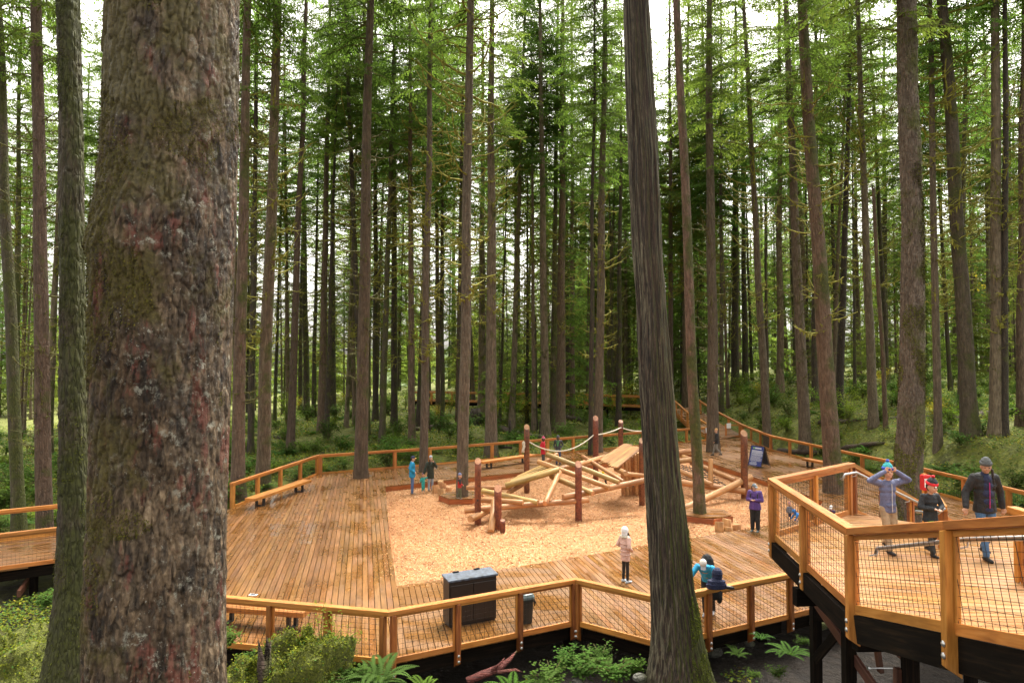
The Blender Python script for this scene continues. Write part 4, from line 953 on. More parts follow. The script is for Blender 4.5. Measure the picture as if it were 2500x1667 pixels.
main_tree(903, 880, 1166, 27, 'brown', 'brown conifer growing through the deck near the corner of the pit', z=0.0, limb=2, flare=.15)
main_tree(842, 885, 1082, 13, 'dark', LB, gb, limb=1); main_tree(917, 917, 1028, 12, 'dark', LB, gb, limb=0)
main_tree(966, 932, 1085, 13, 'moss', 'leaning moss green trunk behind the man in blue', limb=1); main_tree(962, 962, 1042, 13, 'dark', LB, gb, limb=3)
main_tree(1000, 1006, 1086, 14, 'brown', LB, gb, limb=1)
main_tree(1052, 1034, 1151, 17, 'grey', 'slender grey brown conifer growing through the deck behind the family', z=0.0, limb=1, flare=.1)
main_tree(1062, 1070, 1028, 10, 'brown', LB, gb, limb=0); main_tree(1078, 1080, 1047, 9, 'dark', LB, gb, limb=3); main_tree(1108, 1107, 940, 10, 'dark', LB, gb, limb=2)
main_tree(1149, 1128, 1211, 24, 'grey', 'grey brown conifer rising through the six sided platform by the toddler', z=0.0, limb=3, flare=.12)
main_tree(1132, 1122, 1085, 10, 'dark', LB, gb, limb=1); main_tree(1179, 1176, 1012, 15, 'grey', LB, gb, limb=1)
main_tree(1200, 1199, 1106, 23, 'grey', 'stout grey brown conifer behind the bench by the back railing', limb=3, at=44)
main_tree(1296, 1309, 1047, 8, 'dark', 'thin broken snag among the yellow maples', None, snag=770)
main_tree(1318, 1332, 1066, 17, 'grey', LB, gb, limb=0); main_tree(1374, 1369, 1062, 19, 'brown', LB, gb, limb=1); main_tree(1362, 1350, 1050, 13, 'moss', LB, gb, limb=2)
main_tree(1396, 1397, 1022, 11, 'brown', LB, gb, limb=3); main_tree(1425, 1422, 945, 14, 'brown', LB, gb, limb=0); main_tree(1452, 1441, 1105, 10, 'dark', LB, gb, at=44.5)
main_tree(1478, 1459, 1088, 19, 'grey', 'grey brown conifer directly behind the tallest rope pole', limb=3, at=46)
main_tree(1502, 1502, 982, 12, 'brown', 'broken topped brown snag in front of the distant boardwalk', None, snag=768); main_tree(1520, 1532, 957, 11, 'dark', LB, gb, limb=1)
main_tree(1658, 1672, 972, 14, 'dark', LB, gb, limb=2)
main_tree(1651, 1708, 1251, 23, 'red', 'leaning reddish mossy trunk rising through the six sided platform by the stumps', z=0.0, limb=-1, flare=.25, n=20)
main_tree(1730, 1741, 1102, 23, 'grey', 'pale brown conifer beside the walking man and the gate', z=0.0, limb=2, flare=.15)
main_tree(1760, 1762, 1010, 9, 'moss', LR, gr_, limb=1); main_tree(1796, 1795, 952, 16, 'dark', LR, gr_, limb=1); main_tree(1808, 1820, 940, 12, 'dark', LR, gr_, limb=2)
main_tree(1815, 1875, 1060, 16, 'grey', LR, gr_, limb=3, at=49); main_tree(1918, 1966, 1076, 22, 'grey', 'pale leaning conifer just beyond the railing by the blue sign', limb=2, at=47)
main_tree(1957, 2037, 1202, 34, 'red', 'leaning pinkish brown trunk growing through the deck beside the bench', z=0.0, limb=3, flare=.2, n=20)
main_tree(2092, 2133, 1042, 18, 'grey', LR, gr_, limb=3); main_tree(2108, 2163, 1048, 10, 'red', 'thin red peeling snag on the hillside', None, snag=455)
main_tree(2270, 2291, 1098, 16, 'grey', LR, gr_, limb=1); main_tree(2303, 2370, 1068, 33, 'moss', 'thick mossy leaning conifer on the hillside behind the woman', limb=3)
main_tree(2432, 2431, 1068, 25, 'grey', 'straight pale brown conifer on the hillside right of the woman', limb=2); main_tree(2455, 2452, 1066, 15, 'dark', LR, gr_, limb=1); main_tree(2360, 2345, 1000, 12, 'moss', LR, gr_, limb=1)
main_tree(1992, 1990, 985, 14, 'dark', LR, gr_, limb=2); main_tree(1930, 1972, 930, 16, 'brown', LR, gr_, limb=1); main_tree(2080, 2049, 1012, 15, 'dark', LR, gr_, limb=2); main_tree(2158, 2160, 920, 14, 'dark', LR, gr_, limb=3)
main_tree(2500, 2492, 1040, 18, 'brown', LR, gr_, limb=1)

for x, y, sc_ in ((16.4, 70.6, 1.32), (18.4, 73.0, 1.36), (14.8, 76.0, 1.3), (20.2, 69.0, 1.25)):
    MAINPOS.append((x, y)); conifer((x, y, ground_z(x, y)), (0, R.gauss(0, .012), 0), FTR[4], 'very tall brown conifer just beyond the head of the gate ramp', 'tall conifers beyond the gate ramp', CROWNS[int(y) % 4], LIMBS[3], sc_, 15 + y % 5, 1.4, R, tsc=.75)
# ---------------------------------------------------------------- the wood behind: countable conifers
def free(x, y, r=1.3): return all((x - a) ** 2 + (y - b) ** 2 > r * r for a, b in MAINPOS)
def clear(x, y):
    if 62 < y < 82 and -14 < x < 17 and abs(y - (72 - .42 * x)) < 5: return False
    if 52 < y < 70 and 13.5 < x < 20: return False
    return True
rf = random.Random(99); n = 0; tries = 0
for x, y in ((17.2, 84), (20.0, 79), (21.5, 72), (19.2, 94), (24.5, 99), (15.2, 91), (16.8, 101), (22.5, 88)):
    MAINPOS.append((x, y)); conifer((x, y, ground_z(x, y)), (0, rf.gauss(0, .02), rf.uniform(0, 6)), FTR[2 if n % 2 else 0], ('grey' if n % 2 else 'brown') + ' conifer among the crowd deep in the wood', ('grey' if n % 2 else 'brown') + ' conifers deep in the wood', CROWNS[n % 4], LIMBS[(n + 1) % 4], 1.0, rf.uniform(10, 17), 1.1, rf, tsc=rf.uniform(.7, 1.1)); n += 1
while n < 290 and tries < 20000:
    tries += 1; y = 48 + 105 * rf.random() ** 1.15; x = rf.uniform(-.80, .82) * y
    if y < back_line(x) + 7 or (x > 8 and y < 58) or not clear(x, y) or not free(x, y, 1.6): continue
    if x < .08 * y and y > 118: continue
    dens = .65 if x < -.30 * y else (.8 if x < .12 * y else 1.0)
    if rf.random() > dens: continue
    ti = rf.randrange(6); MAINPOS.append((x, y)); z = ground_z(x, y); s = rf.uniform(.55, 1.25); ts = rf.uniform(.55, 1.15)
    conifer((x, y, z), (rf.gauss(0, .016), rf.gauss(0, .022), rf.uniform(0, 6.28)), FTR[ti], ('brown', 'dark', 'grey', 'mossy', 'brown', 'dark')[ti] + ' conifer among the crowd deep in the wood', ('brown', 'dark', 'grey', 'mossy', 'brown', 'dark')[ti] + ' conifers deep in the wood', rf.choice(CROWNS), rf.choice(LIMBS) if y < 105 else None, s * .9 + .1, rf.uniform(14, 22) if y < 90 else rf.uniform(5, 13), rf.uniform(.85, 1.2), rf, tsc=ts)
    n += 1
n = 0
while n < 160:
    y = rf.uniform(60, 185); x = rf.uniform(-.80, .80) * y
    if n < 105: y = rf.uniform(112, 180); x = rf.uniform(-.78, .30) * y
    if not clear(x, y) or not free(x, y, 1.5) or (n >= 105 and (y > 120 or x < -.1 * y)): continue
    z = ground_z(x, y); s = rf.uniform(.7, 1.4) if n >= 105 else rf.uniform(1.1, 2.2); far_ = n < 105
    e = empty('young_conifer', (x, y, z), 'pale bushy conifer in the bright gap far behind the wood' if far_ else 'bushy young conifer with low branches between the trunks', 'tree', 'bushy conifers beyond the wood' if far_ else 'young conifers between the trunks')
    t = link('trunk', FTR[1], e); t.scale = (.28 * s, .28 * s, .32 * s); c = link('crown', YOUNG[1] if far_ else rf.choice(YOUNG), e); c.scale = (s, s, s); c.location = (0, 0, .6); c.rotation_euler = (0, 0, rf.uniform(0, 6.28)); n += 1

# ---------------------------------------------------------------- the far-off wood on the right that reads as one mass
def far_wood():
    rg = np.random.default_rng(41); mb = MB(); P = []
    for i in range(230):
        y = rg.uniform(152, 192); x = rg.uniform(.02, .86) * y; z = ground_z(x, y); r = rg.uniform(.16, .34); mb.tube([(x, y, z - .5), (x + rg.normal(0, .3), y, z + 15), (x + rg.normal(0, .5), y, z + 32)], [r, r * .75, r * .25], 6, False)
        m = 330; h = rg.uniform(3, 33, m); az = rg.uniform(0, 6.283, m); rr = rg.uniform(.3, 1, m) * 3.2 * np.clip(1.15 - h / 36, .2, 1); P.append(np.stack([x + np.cos(az) * rr, y + np.sin(az) * rr, z + h - rr * .25], 1))
    tag(link('distant_wood', mesh('distant_wood', mb.v, mb.f, BK['dark'], True)), kind='stuff')
    P = np.concatenate(P); n = len(P); a = rg.uniform(0, 6.283, n); D = np.stack([np.cos(a), np.sin(a), rg.uniform(-.5, .1, n)], 1) * rg.uniform(.35, .8, n)[:, None]; S = np.stack([-np.sin(a), np.cos(a), rg.normal(0, .4, n)], 1) * rg.uniform(.06, .16, n)[:, None]
    tag(link('distant_foliage', np_mesh('distant_foliage', np.stack([P, P + D * .5 - S, P + D, P + D * .5 + S], 1).reshape(-1, 3), np.arange(n * 4).reshape(n, 4), LF_['needle'])), kind='stuff')
far_wood()
# ---------------------------------------------------------------- the near trunks, shaped ring by ring
def profile_trunk(prof, Y, kind, n, dzf, zlo, zhi, extra_top=36.0, seed=0.0, amp=1.0):
    """prof: (row, left, right) outline in photo pixels at distance Y -> displaced bark mesh (world coordinates relative to the base)"""
    pv = [p[0] for p in prof]; cu = [(p[1] + p[2]) / 2 for p in prof]; hw = [(p[2] - p[1]) / 2 for p in prof]
    zz = [W(1250, v, Y).z for v in pv]; cu, hw = [W(c, v, Y).x for c, v in zip(cu, pv)], [(W(c + h, v, Y).x - W(c - h, v, Y).x) / 2 * Y / math.hypot(W(c, v, Y).x, Y) for c, h, v in zip(cu, hw, pv)]; zz, cu, hw = zz[::-1], cu[::-1], hw[::-1]
    base_z = zlo; zs = list(np.arange(zlo, zz[0], .12)) if zlo < zz[0] else []
    a, b = max(zlo, zz[0]), min(zhi, zz[-1]); zs += list(np.arange(a, b, dzf)) + list(np.arange(b, extra_top, .8))
    rings, cs = [], []
    for z in zs:
        c = np.interp(z, zz, cu); h = np.interp(z, zz, hw)
        if z > zz[-1]: c = cu[-1] + (cu[-1] - cu[-2]) / (zz[-1] - zz[-2]) * (z - zz[-1]) * .6; h = hw[-1] * max(.12, 1 - (z - zz[-1]) / (extra_top * 1.1))
        if z < zz[0]: h = hw[0] * (1 + (zz[0] - z) * .25)
        rings.append(h * .99); cs.append(c)
    x0 = cs[0]; V = np.zeros((len(zs), n, 3), np.float32); N = mn.noise; FR = mn.fractal
    for i, z in enumerate(zs):
        r, cx = rings[i], cs[i] - x0; fine = a - .2 <= z <= b + .2
        for j in range(n):
            t = 6.283185 * j / n; ct, st = math.cos(t), math.sin(t); d = 0.0
            if fine and (st < .35):        # the side turned to the clearing carries the fine relief
                if kind == 'plates':
                    wx = Vector((ct * r * 18 + seed, st * r * 18, z * 4.6)); wx = wx + Vector((N(wx * .8), N(wx * .8 + Vector((9, 0, 0))), N(wx * .6))) * .4
                    ds, ps = mn.voronoi(wx); e = min(1, (ds[1] - ds[0]) / .26); q = ps[0]; hsh = N(q * 3.7)
                    d = .018 * e * (2 - e) - .014 + .016 * hsh * e - .010 * (wx.z - q.z) * e
                    d += .007 * FR(Vector((ct * r * 34, st * r * 34, z * 26 + seed)), .7, 2.3, 4) + .022 * N(Vector((ct * r * 2.2, st * r * 2.2, z * .9 + seed)))
                    d -= .030 * max(0, .42 - abs(N(Vector((ct * r * 6.5 + 40, st * r * 6.5, z * .75 + .25 * N(Vector((z * 2, ct, st))))))) * 2.4)
                elif kind == 'fibre':
                    d = .030 * (1 - abs(N(Vector((ct * r * 14 + seed, st * r * 14, z * .55)))) * 2.2) + .012 * N(Vector((ct * r * 40, st * r * 40, z * 1.6))) + .03 * N(Vector((ct * 1.6, st * 1.6, z * .35 + seed)))
                else:
                    ds = mn.voronoi(Vector((ct * r * 11 + seed, st * r * 11, z * 4.2)))[0]; e = min(1, (ds[1] - ds[0]) / .4)
                    d = .020 * e - .015 + .012 * FR(Vector((ct * r * 18, st * r * 18, z * 9)), .9, 2.1, 3) + .03 * N(Vector((ct * 1.4, st * 1.4, z * .5 + seed)))
            V[i, j] = (cx + (r + d * amp) * ct, (r + d * amp) * st, z - base_z)
    m = len(zs); i, j = np.meshgrid(np.arange(m - 1), np.arange(n), indexing='ij'); i, j = i.ravel(), j.ravel(); j2 = (j + 1) % n
    F = np.stack([i*n + j, i*n + j2, (i+1)*n + j2, (i+1)*n + j], 1)
    return V.reshape(-1, 3), F, Vector((x0, Y, base_z))
def great_bark():
    t = NT('great_bark'); c = t.coord((1, 1, 1), 'Object', False)
    def sc(s):
        mp = t.n('ShaderNodeMapping'); mp.inputs['Scale'].default_value = s; t.l(c, mp.inputs[0]); return mp.outputs[0]
    n1 = t.noise(sc((11, 11, 4.5)), 1.6, 8, .72, .5); n2 = t.noise(c, .85, 5, .62); n3 = t.noise(c, 34, 5, .75); cell = t.voro(sc((18, 18, 4.6)), 1.1, 'F1', 'Color')
    base = t.ramp(n1, [(.33, (.022, .014, .008)), (.44, (.090, .062, .038)), (.56, (.195, .142, .090)), (.70, (.36, .285, .20))])
    bw = t.n('ShaderNodeRGBToBW'); t.l(cell, bw.inputs[0]); base = t.mix(.85, base, t.ramp(bw.outputs[0], [(.2, (.40, .37, .33)), (.8, (1.4, 1.32, 1.2))]), 'MULTIPLY')
    base = t.mix(t.ramp(t.noise(sc((1.1, 1.1, .6)), 1.3, 4, .6), [(.46, 0.0), (.58, .85)]), base, t.mix(1.0, base, (.30, .24, .18), 'MULTIPLY'))        # old dark wet bark
    base = t.mix(t.ramp(t.noise(sc((3.0, 3.0, 1.0)), 1.5, 6, .75), [(.55, 0.0), (.62, .8)]), base, t.mix(n3, (.09, .020, .012), (.24, .075, .048)))     # red inner bark
    l1 = t.noise(c, 9, 7, .78); ln0 = t.noise(c, 1.6, 3, .6); spx = t.n('ShaderNodeSeparateXYZ'); t.l(c, spx.inputs[0]); lit_x = t.n('ShaderNodeMath', operation='MULTIPLY_ADD'); t.l(spx.outputs['X'], lit_x.inputs[0]); lit_x.inputs[1].default_value = .30; t.l(ln0, lit_x.inputs[2]); ln = lit_x.outputs[0]  # lichen, thickened toward the right to paint that flank as lit
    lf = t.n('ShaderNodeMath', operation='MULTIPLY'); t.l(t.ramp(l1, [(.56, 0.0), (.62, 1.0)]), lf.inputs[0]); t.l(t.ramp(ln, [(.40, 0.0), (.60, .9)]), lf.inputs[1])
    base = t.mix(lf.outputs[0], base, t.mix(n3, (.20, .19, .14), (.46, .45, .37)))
    fl = t.n('ShaderNodeMath', operation='MULTIPLY'); t.l(t.ramp(t.noise(c, 48, 3, .6), [(.64, 0.0), (.69, .8)]), fl.inputs[0]); t.l(t.ramp(t.noise(c, 2.7, 3, .6), [(.48, 0.0), (.56, 1.0)]), fl.inputs[1])
    base = t.mix(fl.outputs[0], base, (.42, .42, .36))
    # moss: tufts, mostly on the weather side and higher up
    sp = t.n('ShaderNodeSeparateXYZ'); t.l(c, sp.inputs[0]); mz = t.n('ShaderNodeMapRange'); mz.inputs['From Min'].default_value = 4.6; mz.inputs['From Max'].default_value = 8.2; mz.inputs['To Max'].default_value = .16; t.l(sp.outputs['Z'], mz.inputs[0])
    mx = t.n('ShaderNodeMath', operation='MULTIPLY_ADD'); t.l(sp.outputs['X'], mx.inputs[0]); mx.inputs[1].default_value = -.22; t.l(mz.outputs[0], mx.inputs[2])
    ma = t.n('ShaderNodeMath', operation='ADD'); t.l(mx.outputs[0], ma.inputs[0]); t.l(t.noise(sc((1.6, 1.6, 1.2)), 1.5, 6, .72), ma.inputs[1])
    mf = t.ramp(ma.outputs[0], [(.55, 0.0), (.66, .92)]); mc = t.ramp(n3, [(.3, (.035, .028, .008)), (.6, (.115, .090, .018)), (.8, (.17, .15, .028))])
    base = t.mix(mf, base, mc)
    b = t.bump(n1, .9, .035); t.bump(n3, .9, .016, b)
    return t.out(base, t.ramp(n2, [(.4, .55), (.6, .85)]))
def cedar_bark():
    t = NT('cedar_bark'); c = t.coord((1, 1, 1), 'Object', False)
    def sc(s):
        mp = t.n('ShaderNodeMapping'); mp.inputs['Scale'].default_value = s; t.l(c, mp.inputs[0]); return mp.outputs[0]
    n1 = t.noise(sc((18, 18, 1.7)), 1.7, 7, .75, .8); n3 = t.noise(sc((1, 1, .5)), 22, 4, .7); nb = t.noise(sc((1.5, 1.5, .5)), 1.2, 4, .6)
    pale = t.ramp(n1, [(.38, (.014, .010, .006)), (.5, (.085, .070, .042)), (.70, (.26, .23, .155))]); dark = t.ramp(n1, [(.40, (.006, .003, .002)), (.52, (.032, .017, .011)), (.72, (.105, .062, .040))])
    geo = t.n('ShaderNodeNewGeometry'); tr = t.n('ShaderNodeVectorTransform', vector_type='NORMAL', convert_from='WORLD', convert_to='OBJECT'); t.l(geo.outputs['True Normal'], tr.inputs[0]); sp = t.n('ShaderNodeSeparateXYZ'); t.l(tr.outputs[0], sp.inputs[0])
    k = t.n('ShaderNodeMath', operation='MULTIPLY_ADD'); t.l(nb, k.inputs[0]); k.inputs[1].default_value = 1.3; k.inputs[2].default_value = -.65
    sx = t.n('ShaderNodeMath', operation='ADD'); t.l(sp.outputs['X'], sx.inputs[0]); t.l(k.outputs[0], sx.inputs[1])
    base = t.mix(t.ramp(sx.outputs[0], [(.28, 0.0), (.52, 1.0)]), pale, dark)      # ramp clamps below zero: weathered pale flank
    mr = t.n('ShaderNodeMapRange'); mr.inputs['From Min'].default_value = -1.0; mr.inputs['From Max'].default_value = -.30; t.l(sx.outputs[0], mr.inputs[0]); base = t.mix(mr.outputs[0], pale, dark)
    m2 = t.n('ShaderNodeMapRange'); m2.inputs['From Min'].default_value = -.1; m2.inputs['From Max'].default_value = .45; t.l(sx.outputs[0], m2.inputs[0])
    po = t.n('ShaderNodeSeparateXYZ'); t.l(c, po.inputs[0]); mz = t.n('ShaderNodeMapRange'); mz.inputs['From Min'].default_value = 1.0; mz.inputs['From Max'].default_value = 7.5; mz.inputs['To Min'].default_value = 1.0; mz.inputs['To Max'].default_value = .35; t.l(po.outputs['Z'], mz.inputs[0])
    mm = t.n('ShaderNodeMath', operation='MULTIPLY'); t.l(m2.outputs[0], mm.inputs[0]); t.l(mz.outputs[0], mm.inputs[1])
    base = t.mix(mm.outputs[0], base, t.ramp(n3, [(.3, (.020, .024, .005)), (.6, (.070, .080, .010)), (.85, (.13, .14, .02))]))
    b = t.bump(n1, .7, .03); t.bump(n3, .5, .012, b); return t.out(base, .8)
NEARV = {}
def near_tree(name, prof, Y, kind, n, dzf, zlo, zhi, mat, label, cz, amp=1.0, seed=0.0, crown=0, limb=None):
    V, F, base = profile_trunk(prof, Y, kind, n, dzf, zlo, zhi, 36.0, seed, amp)
    e = empty(name, base, label, 'tree'); NEARV[name] = (V, base, e); link('trunk', np_mesh('trunk', V, F, mat, True), e)
    c = link('crown', CROWNS[crown], e); c.location = (0, 0, cz); c.scale = (1.1, 1.1, 1.0)
    if limb is not None: l = link('dead_limb', LIMBS[limb], e); l['kind'] = 'stuff'
    MAINPOS.append((base.x, base.y)); return e
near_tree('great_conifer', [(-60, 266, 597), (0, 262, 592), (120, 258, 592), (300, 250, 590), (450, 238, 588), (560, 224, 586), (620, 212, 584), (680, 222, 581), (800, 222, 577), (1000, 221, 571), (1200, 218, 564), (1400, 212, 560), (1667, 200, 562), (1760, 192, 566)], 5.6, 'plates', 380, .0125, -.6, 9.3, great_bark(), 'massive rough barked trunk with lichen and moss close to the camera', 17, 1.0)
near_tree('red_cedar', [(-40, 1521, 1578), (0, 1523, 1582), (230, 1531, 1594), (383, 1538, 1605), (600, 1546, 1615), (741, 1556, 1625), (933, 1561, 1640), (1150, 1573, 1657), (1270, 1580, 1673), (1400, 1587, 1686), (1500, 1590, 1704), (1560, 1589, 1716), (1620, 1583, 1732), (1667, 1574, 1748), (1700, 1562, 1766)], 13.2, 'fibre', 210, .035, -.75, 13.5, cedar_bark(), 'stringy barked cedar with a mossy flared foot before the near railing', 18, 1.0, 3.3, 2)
M['roughbark'] = bark('bark_left_mossy', (.020, .015, .008), (.052, .040, .021), (.10, .08, .044), .62, (.055, .060, .009), .2)
near_tree('mossy_conifer', [(-40, 136, 195), (0, 138, 197), (300, 142, 205), (600, 142, 208), (800, 142, 210), (1150, 140, 222), (1250, 139, 226), (1450, 130, 240), (1560, 114, 262), (1667, 90, 290), (1740, 60, 320)], 11.0, 'rough', 150, .035, -.8, 12.5, M['roughbark'], 'mossy conifer with a broad flared foot behind the massive trunk', 16, .8, 7.7, 1)
M['plumbark'] = bark('bark_right_mossy', (.050, .036, .024), (.13, .098, .068), (.22, .175, .13), .50, (.10, .105, .014), .3, (8, 8, 1.6), .05)
near_tree('burly_conifer', [(-40, 2187, 2236), (0, 2188, 2238), (300, 2192, 2246), (550, 2200, 2257), (900, 2194, 2259), (1050, 2188, 2258), (1150, 2179, 2254), (1270, 2170, 2262), (1330, 2155, 2275)], 22.5, 'rough', 110, .06, -.2, 18, M['plumbark'], 'burly mossy trunk directly behind the boy and the child', 17, 1.3, 5.1, 3)

# fuzzy moss hanging on the bark
def bark_moss(name, n, seed, ok, size, pal):
    V, base, e = NEARV[name]; rg = np.random.default_rng(seed); ix = rg.integers(0, len(V), n * 12); P = []
    for i in ix:
        p = V[i]
        if ok(p) and len(P) < n: P.append(p)
    P = np.array(P); k = len(P); nrm = unit0(np.stack([P[:, 0], P[:, 1], np.zeros(k)], 1))
    D = unit0(nrm * rg.uniform(.3, 1, (k, 1)) + rg.normal(0, .35, (k, 3)) + np.array([0, 0, -.9])); S = unit0(np.cross(D, nrm) + rg.normal(0, .2, (k, 3))); w = rg.uniform(.15, .35, k) * size; l = rg.uniform(.7, 1.6, k) * size
    Q = P + nrm * .006; VV = np.stack([Q, Q + D * l[:, None] * .5 - S * w[:, None], Q + D * l[:, None], Q + D * l[:, None] * .5 + S * w[:, None]], 1).reshape(-1, 3)
    C = np.array(pal)[rg.integers(0, len(pal), k)] * rg.uniform(.6, 1.3, (k, 1)); o = link('moss', np_mesh('moss', VV, np.arange(k * 4).reshape(k, 4), tint_mat(), False, C), e); o['kind'] = 'stuff'
def unit0(a): return a / (np.linalg.norm(a, axis=1, keepdims=True) + 1e-9)
_tm = []
def tint_mat():
    if not _tm:
        t = NT('tinted_moss'); a = t.n('ShaderNodeAttribute'); a.attribute_name = 'tint'; t.out(a.outputs['Color'], .95); t.b.inputs['Specular IOR Level'].default_value = .1; _tm.append(t.m)
    return _tm[0]
MP = [(.10, .085, .018), (.15, .135, .022), (.07, .055, .014), (.12, .12, .02)]
def gm(p):
    z = p[2] - .6; f = mn.noise(Vector((p[0] * 1.6, p[1] * 1.6, p[2] * 1.2))) + .35 * mn.noise(Vector((p[0] * 6, p[1] * 6, p[2] * 5)))
    return p[1] < .25 and f > .30 - max(0, z - 5.2) * .10 + p[0] * .28 + (.25 if z < 4.6 else 0)
bark_moss('great_conifer', 24000, 1, gm, .015, [(.075, .062, .014), (.11, .095, .018), (.055, .042, .012), (.09, .088, .018)])
bark_moss('red_cedar', 11000, 2, lambda p: p[0] > .05 + .11 * (p[2] - .75) * .2 and p[1] < .3 and p[2] < 6 and mn.noise(Vector((p[0] * 3, p[1] * 3, p[2] * 1.5))) > -.15 + p[2] * .05, .028, [(.060, .075, .010), (.10, .12, .014), (.04, .05, .008)])
bark_moss('mossy_conifer', 9000, 3, lambda p: p[1] < .3 and mn.noise(Vector((p[0] * 3, p[1] * 3, p[2] * 1.1))) > .05, .026, [(.060, .070, .012), (.095, .105, .016), (.045, .045, .012)])
bark_moss('burly_conifer', 11000, 4, lambda p: p[1] < .4 and mn.noise(Vector((p[0] * 2, p[1] * 2, p[2] * .8))) > .08 + max(0, p[2] - 6) * .02, .05, [(.10, .105, .014), (.15, .155, .018), (.06, .065, .012)])
# ---------------------------------------------------------------- undergrowth prototypes
def leaf_quads(P, D, S, w, l, fold=.2):
    """P centres, D direction, S side (unit) arrays -> pointed leaves"""
    n = len(P); up = np.cross(D, S); V = np.stack([P, P + D * l[:, None] * .5 - S * w[:, None] + up * (l * fold)[:, None] * .3, P + D * l[:, None], P + D * l[:, None] * .5 + S * w[:, None] + up * (l * fold)[:, None] * .3], 1)
    return V.reshape(-1, 3), np.arange(n * 4).reshape(n, 4)
def unit(a): return a / (np.linalg.norm(a, axis=1, keepdims=True) + 1e-9)
def shrub_mesh(seed, h, rad, nst, nl, lw, ll, mat, layered=True, drop=.0):
    rg = np.random.default_rng(seed); mb = MB(); P = []
    for i in range(nst):
        az = rg.uniform(0, 6.283); d = np.array([math.cos(az), math.sin(az)]); hh = h * rg.uniform(.55, 1.05); rr = rad * rg.uniform(.3, 1); pts = []
        for t in np.linspace(0, 1, 6): pts.append(np.array([*(d * rr * t ** 1.6 + rg.normal(0, .03, 2)), hh * (1 - (1 - t) ** 1.5) - drop * t * t]))
        mb.tube([Vector(p) for p in pts], [.016, .013, .011, .009, .007, .004], 4, False)
        for k in range(nl // nst):
            t = rg.uniform(.35, 1); b = pts[min(5, int(t * 5))]; az2 = rg.uniform(0, 6.283); sp = rg.uniform(0, .45) * (rad * .7)
            P.append(b + np.array([math.cos(az2) * sp, math.sin(az2) * sp, rg.normal(0, .05 if layered else .16) * h]))
    P = np.array(P); n = len(P); a = rg.uniform(0, 6.283, n); D = unit(np.stack([np.cos(a), np.sin(a), rg.normal(-.1, .25, n)], 1)); S = unit(np.cross(D, np.tile([0, 0, 1.], (n, 1))) + np.stack([np.zeros(n), np.zeros(n), rg.normal(0, .3, n)], 1))
    V, F = leaf_quads(P, D, S, lw * rg.uniform(.6, 1.2, n), ll * rg.uniform(.6, 1.2, n)); nq = len(V)
    V = np.concatenate([V, np.array([tuple(v) for v in mb.v])]); F2 = np.concatenate([F, np.array(mb.f) + nq]); me = np_mesh('foliage', V, F2, mat); me.materials.append(LF_['mosstwig']); mi = np.zeros(len(F2), np.int32); mi[n:] = 1; me.polygons.foreach_set('material_index', mi); return me
def fern_mesh(seed, nf, L, mat, pn=22):
    rg = np.random.default_rng(seed); P, D, S, w, l = [], [], [], [], []
    for i in range(nf):
        az = 6.283 * i / nf + rg.normal(0, .2); d = np.array([math.cos(az), math.sin(az), 0]); s = np.array([-d[1], d[0], 0]); ln = L * rg.uniform(.7, 1.1); rise = rg.uniform(.5, 1.15)
        for k in range(pn):
            t = .08 + .92 * k / pn; c = d * ln * t * .9 + np.array([0, 0, ln * (rise * t - .75 * t * t * rise)]); pl = ln * .17 * math.sin(min(1, (1 - t) * 1.25 + .08) * 1.57) * (1 if t > .15 else .6)
            tv = d + np.array([0, 0, rise * (1 - 1.5 * t)]); tv /= np.linalg.norm(tv)
            for sg in (-1, 1): P.append(c); D.append(s * sg * .95 + tv * .25 + np.array([0, 0, -.12])); S.append(tv); w.append(ln * .55 / pn); l.append(pl)
    V, F = leaf_quads(np.array(P), unit(np.array(D)), np.array(S), np.array(w), np.array(l), .05); return np_mesh('frond', V, F, mat)
SH = {'maple_y': [shrub_mesh(51 + i, 2.4, 1.7, 9, 900, .055, .13, LF_['yellow']) for i in range(2)], 'maple_l': [shrub_mesh(61 + i, 2.8, 2.0, 10, 1100, .055, .13, LF_['lime']) for i in range(2)],
      'green': [shrub_mesh(71 + i, 1.0, .9, 10, 700, .045, .10, LF_['green'], False) for i in range(2)], 'lowlime': [shrub_mesh(81, .55, .7, 9, 420, .04, .09, LF_['lime'], False), shrub_mesh(82, .6, .8, 9, 420, .045, .10, LF_['green'], False)]}
FERN = [fern_mesh(91, 13, .95, LF_['fern']), fern_mesh(92, 11, .8, LF_['fernd']), fern_mesh(93, 15, 1.1, LF_['fernd']), fern_mesh(94, 9, 1.0, LF_['fern'], 26)]
OUT2 = [p.to_2d() for p in outer]; LW2 = [p.to_2d() for p in LN + LF[::-1]]; LAND2 = [Vector(p) for p in ((4.0, 2.5), (11.4, 2.5), (11.4, 13.2), (14, 18), (12.4, 19.6), (7.2, 14.9), (4.6, 12.8))]
def inside(x, y, pl):
    c = False
    for i in range(len(pl)):
        a, b = pl[i], pl[(i + 1) % len(pl)]
        if (a.y > y) != (b.y > y) and x < a.x + (y - a.y) / (b.y - a.y) * (b.x - a.x): c = not c
    return c
def open_ground(x, y, pad=0.0):
    for dx, dy in ((0, 0),) if not pad else ((0, 0), (pad, 0), (-pad, 0), (0, pad), (0, -pad)):
        if inside(x + dx, y + dy, OUT2) or inside(x + dx, y + dy, LW2) or inside(x + dx, y + dy, LAND2): return False
    return True
def plant(name, me, x, y, s, label, cat, group, part='foliage', rz=None, z=None):
    e = empty(name, (x, y, ground_z(x, y) - .02 if z is None else z), label, cat, group); e.rotation_euler = (0, 0, R.uniform(0, 6.28) if rz is None else rz)
    o = link(part, me, e); o.scale = (s, s, s * R.uniform(.85, 1.1)); return e
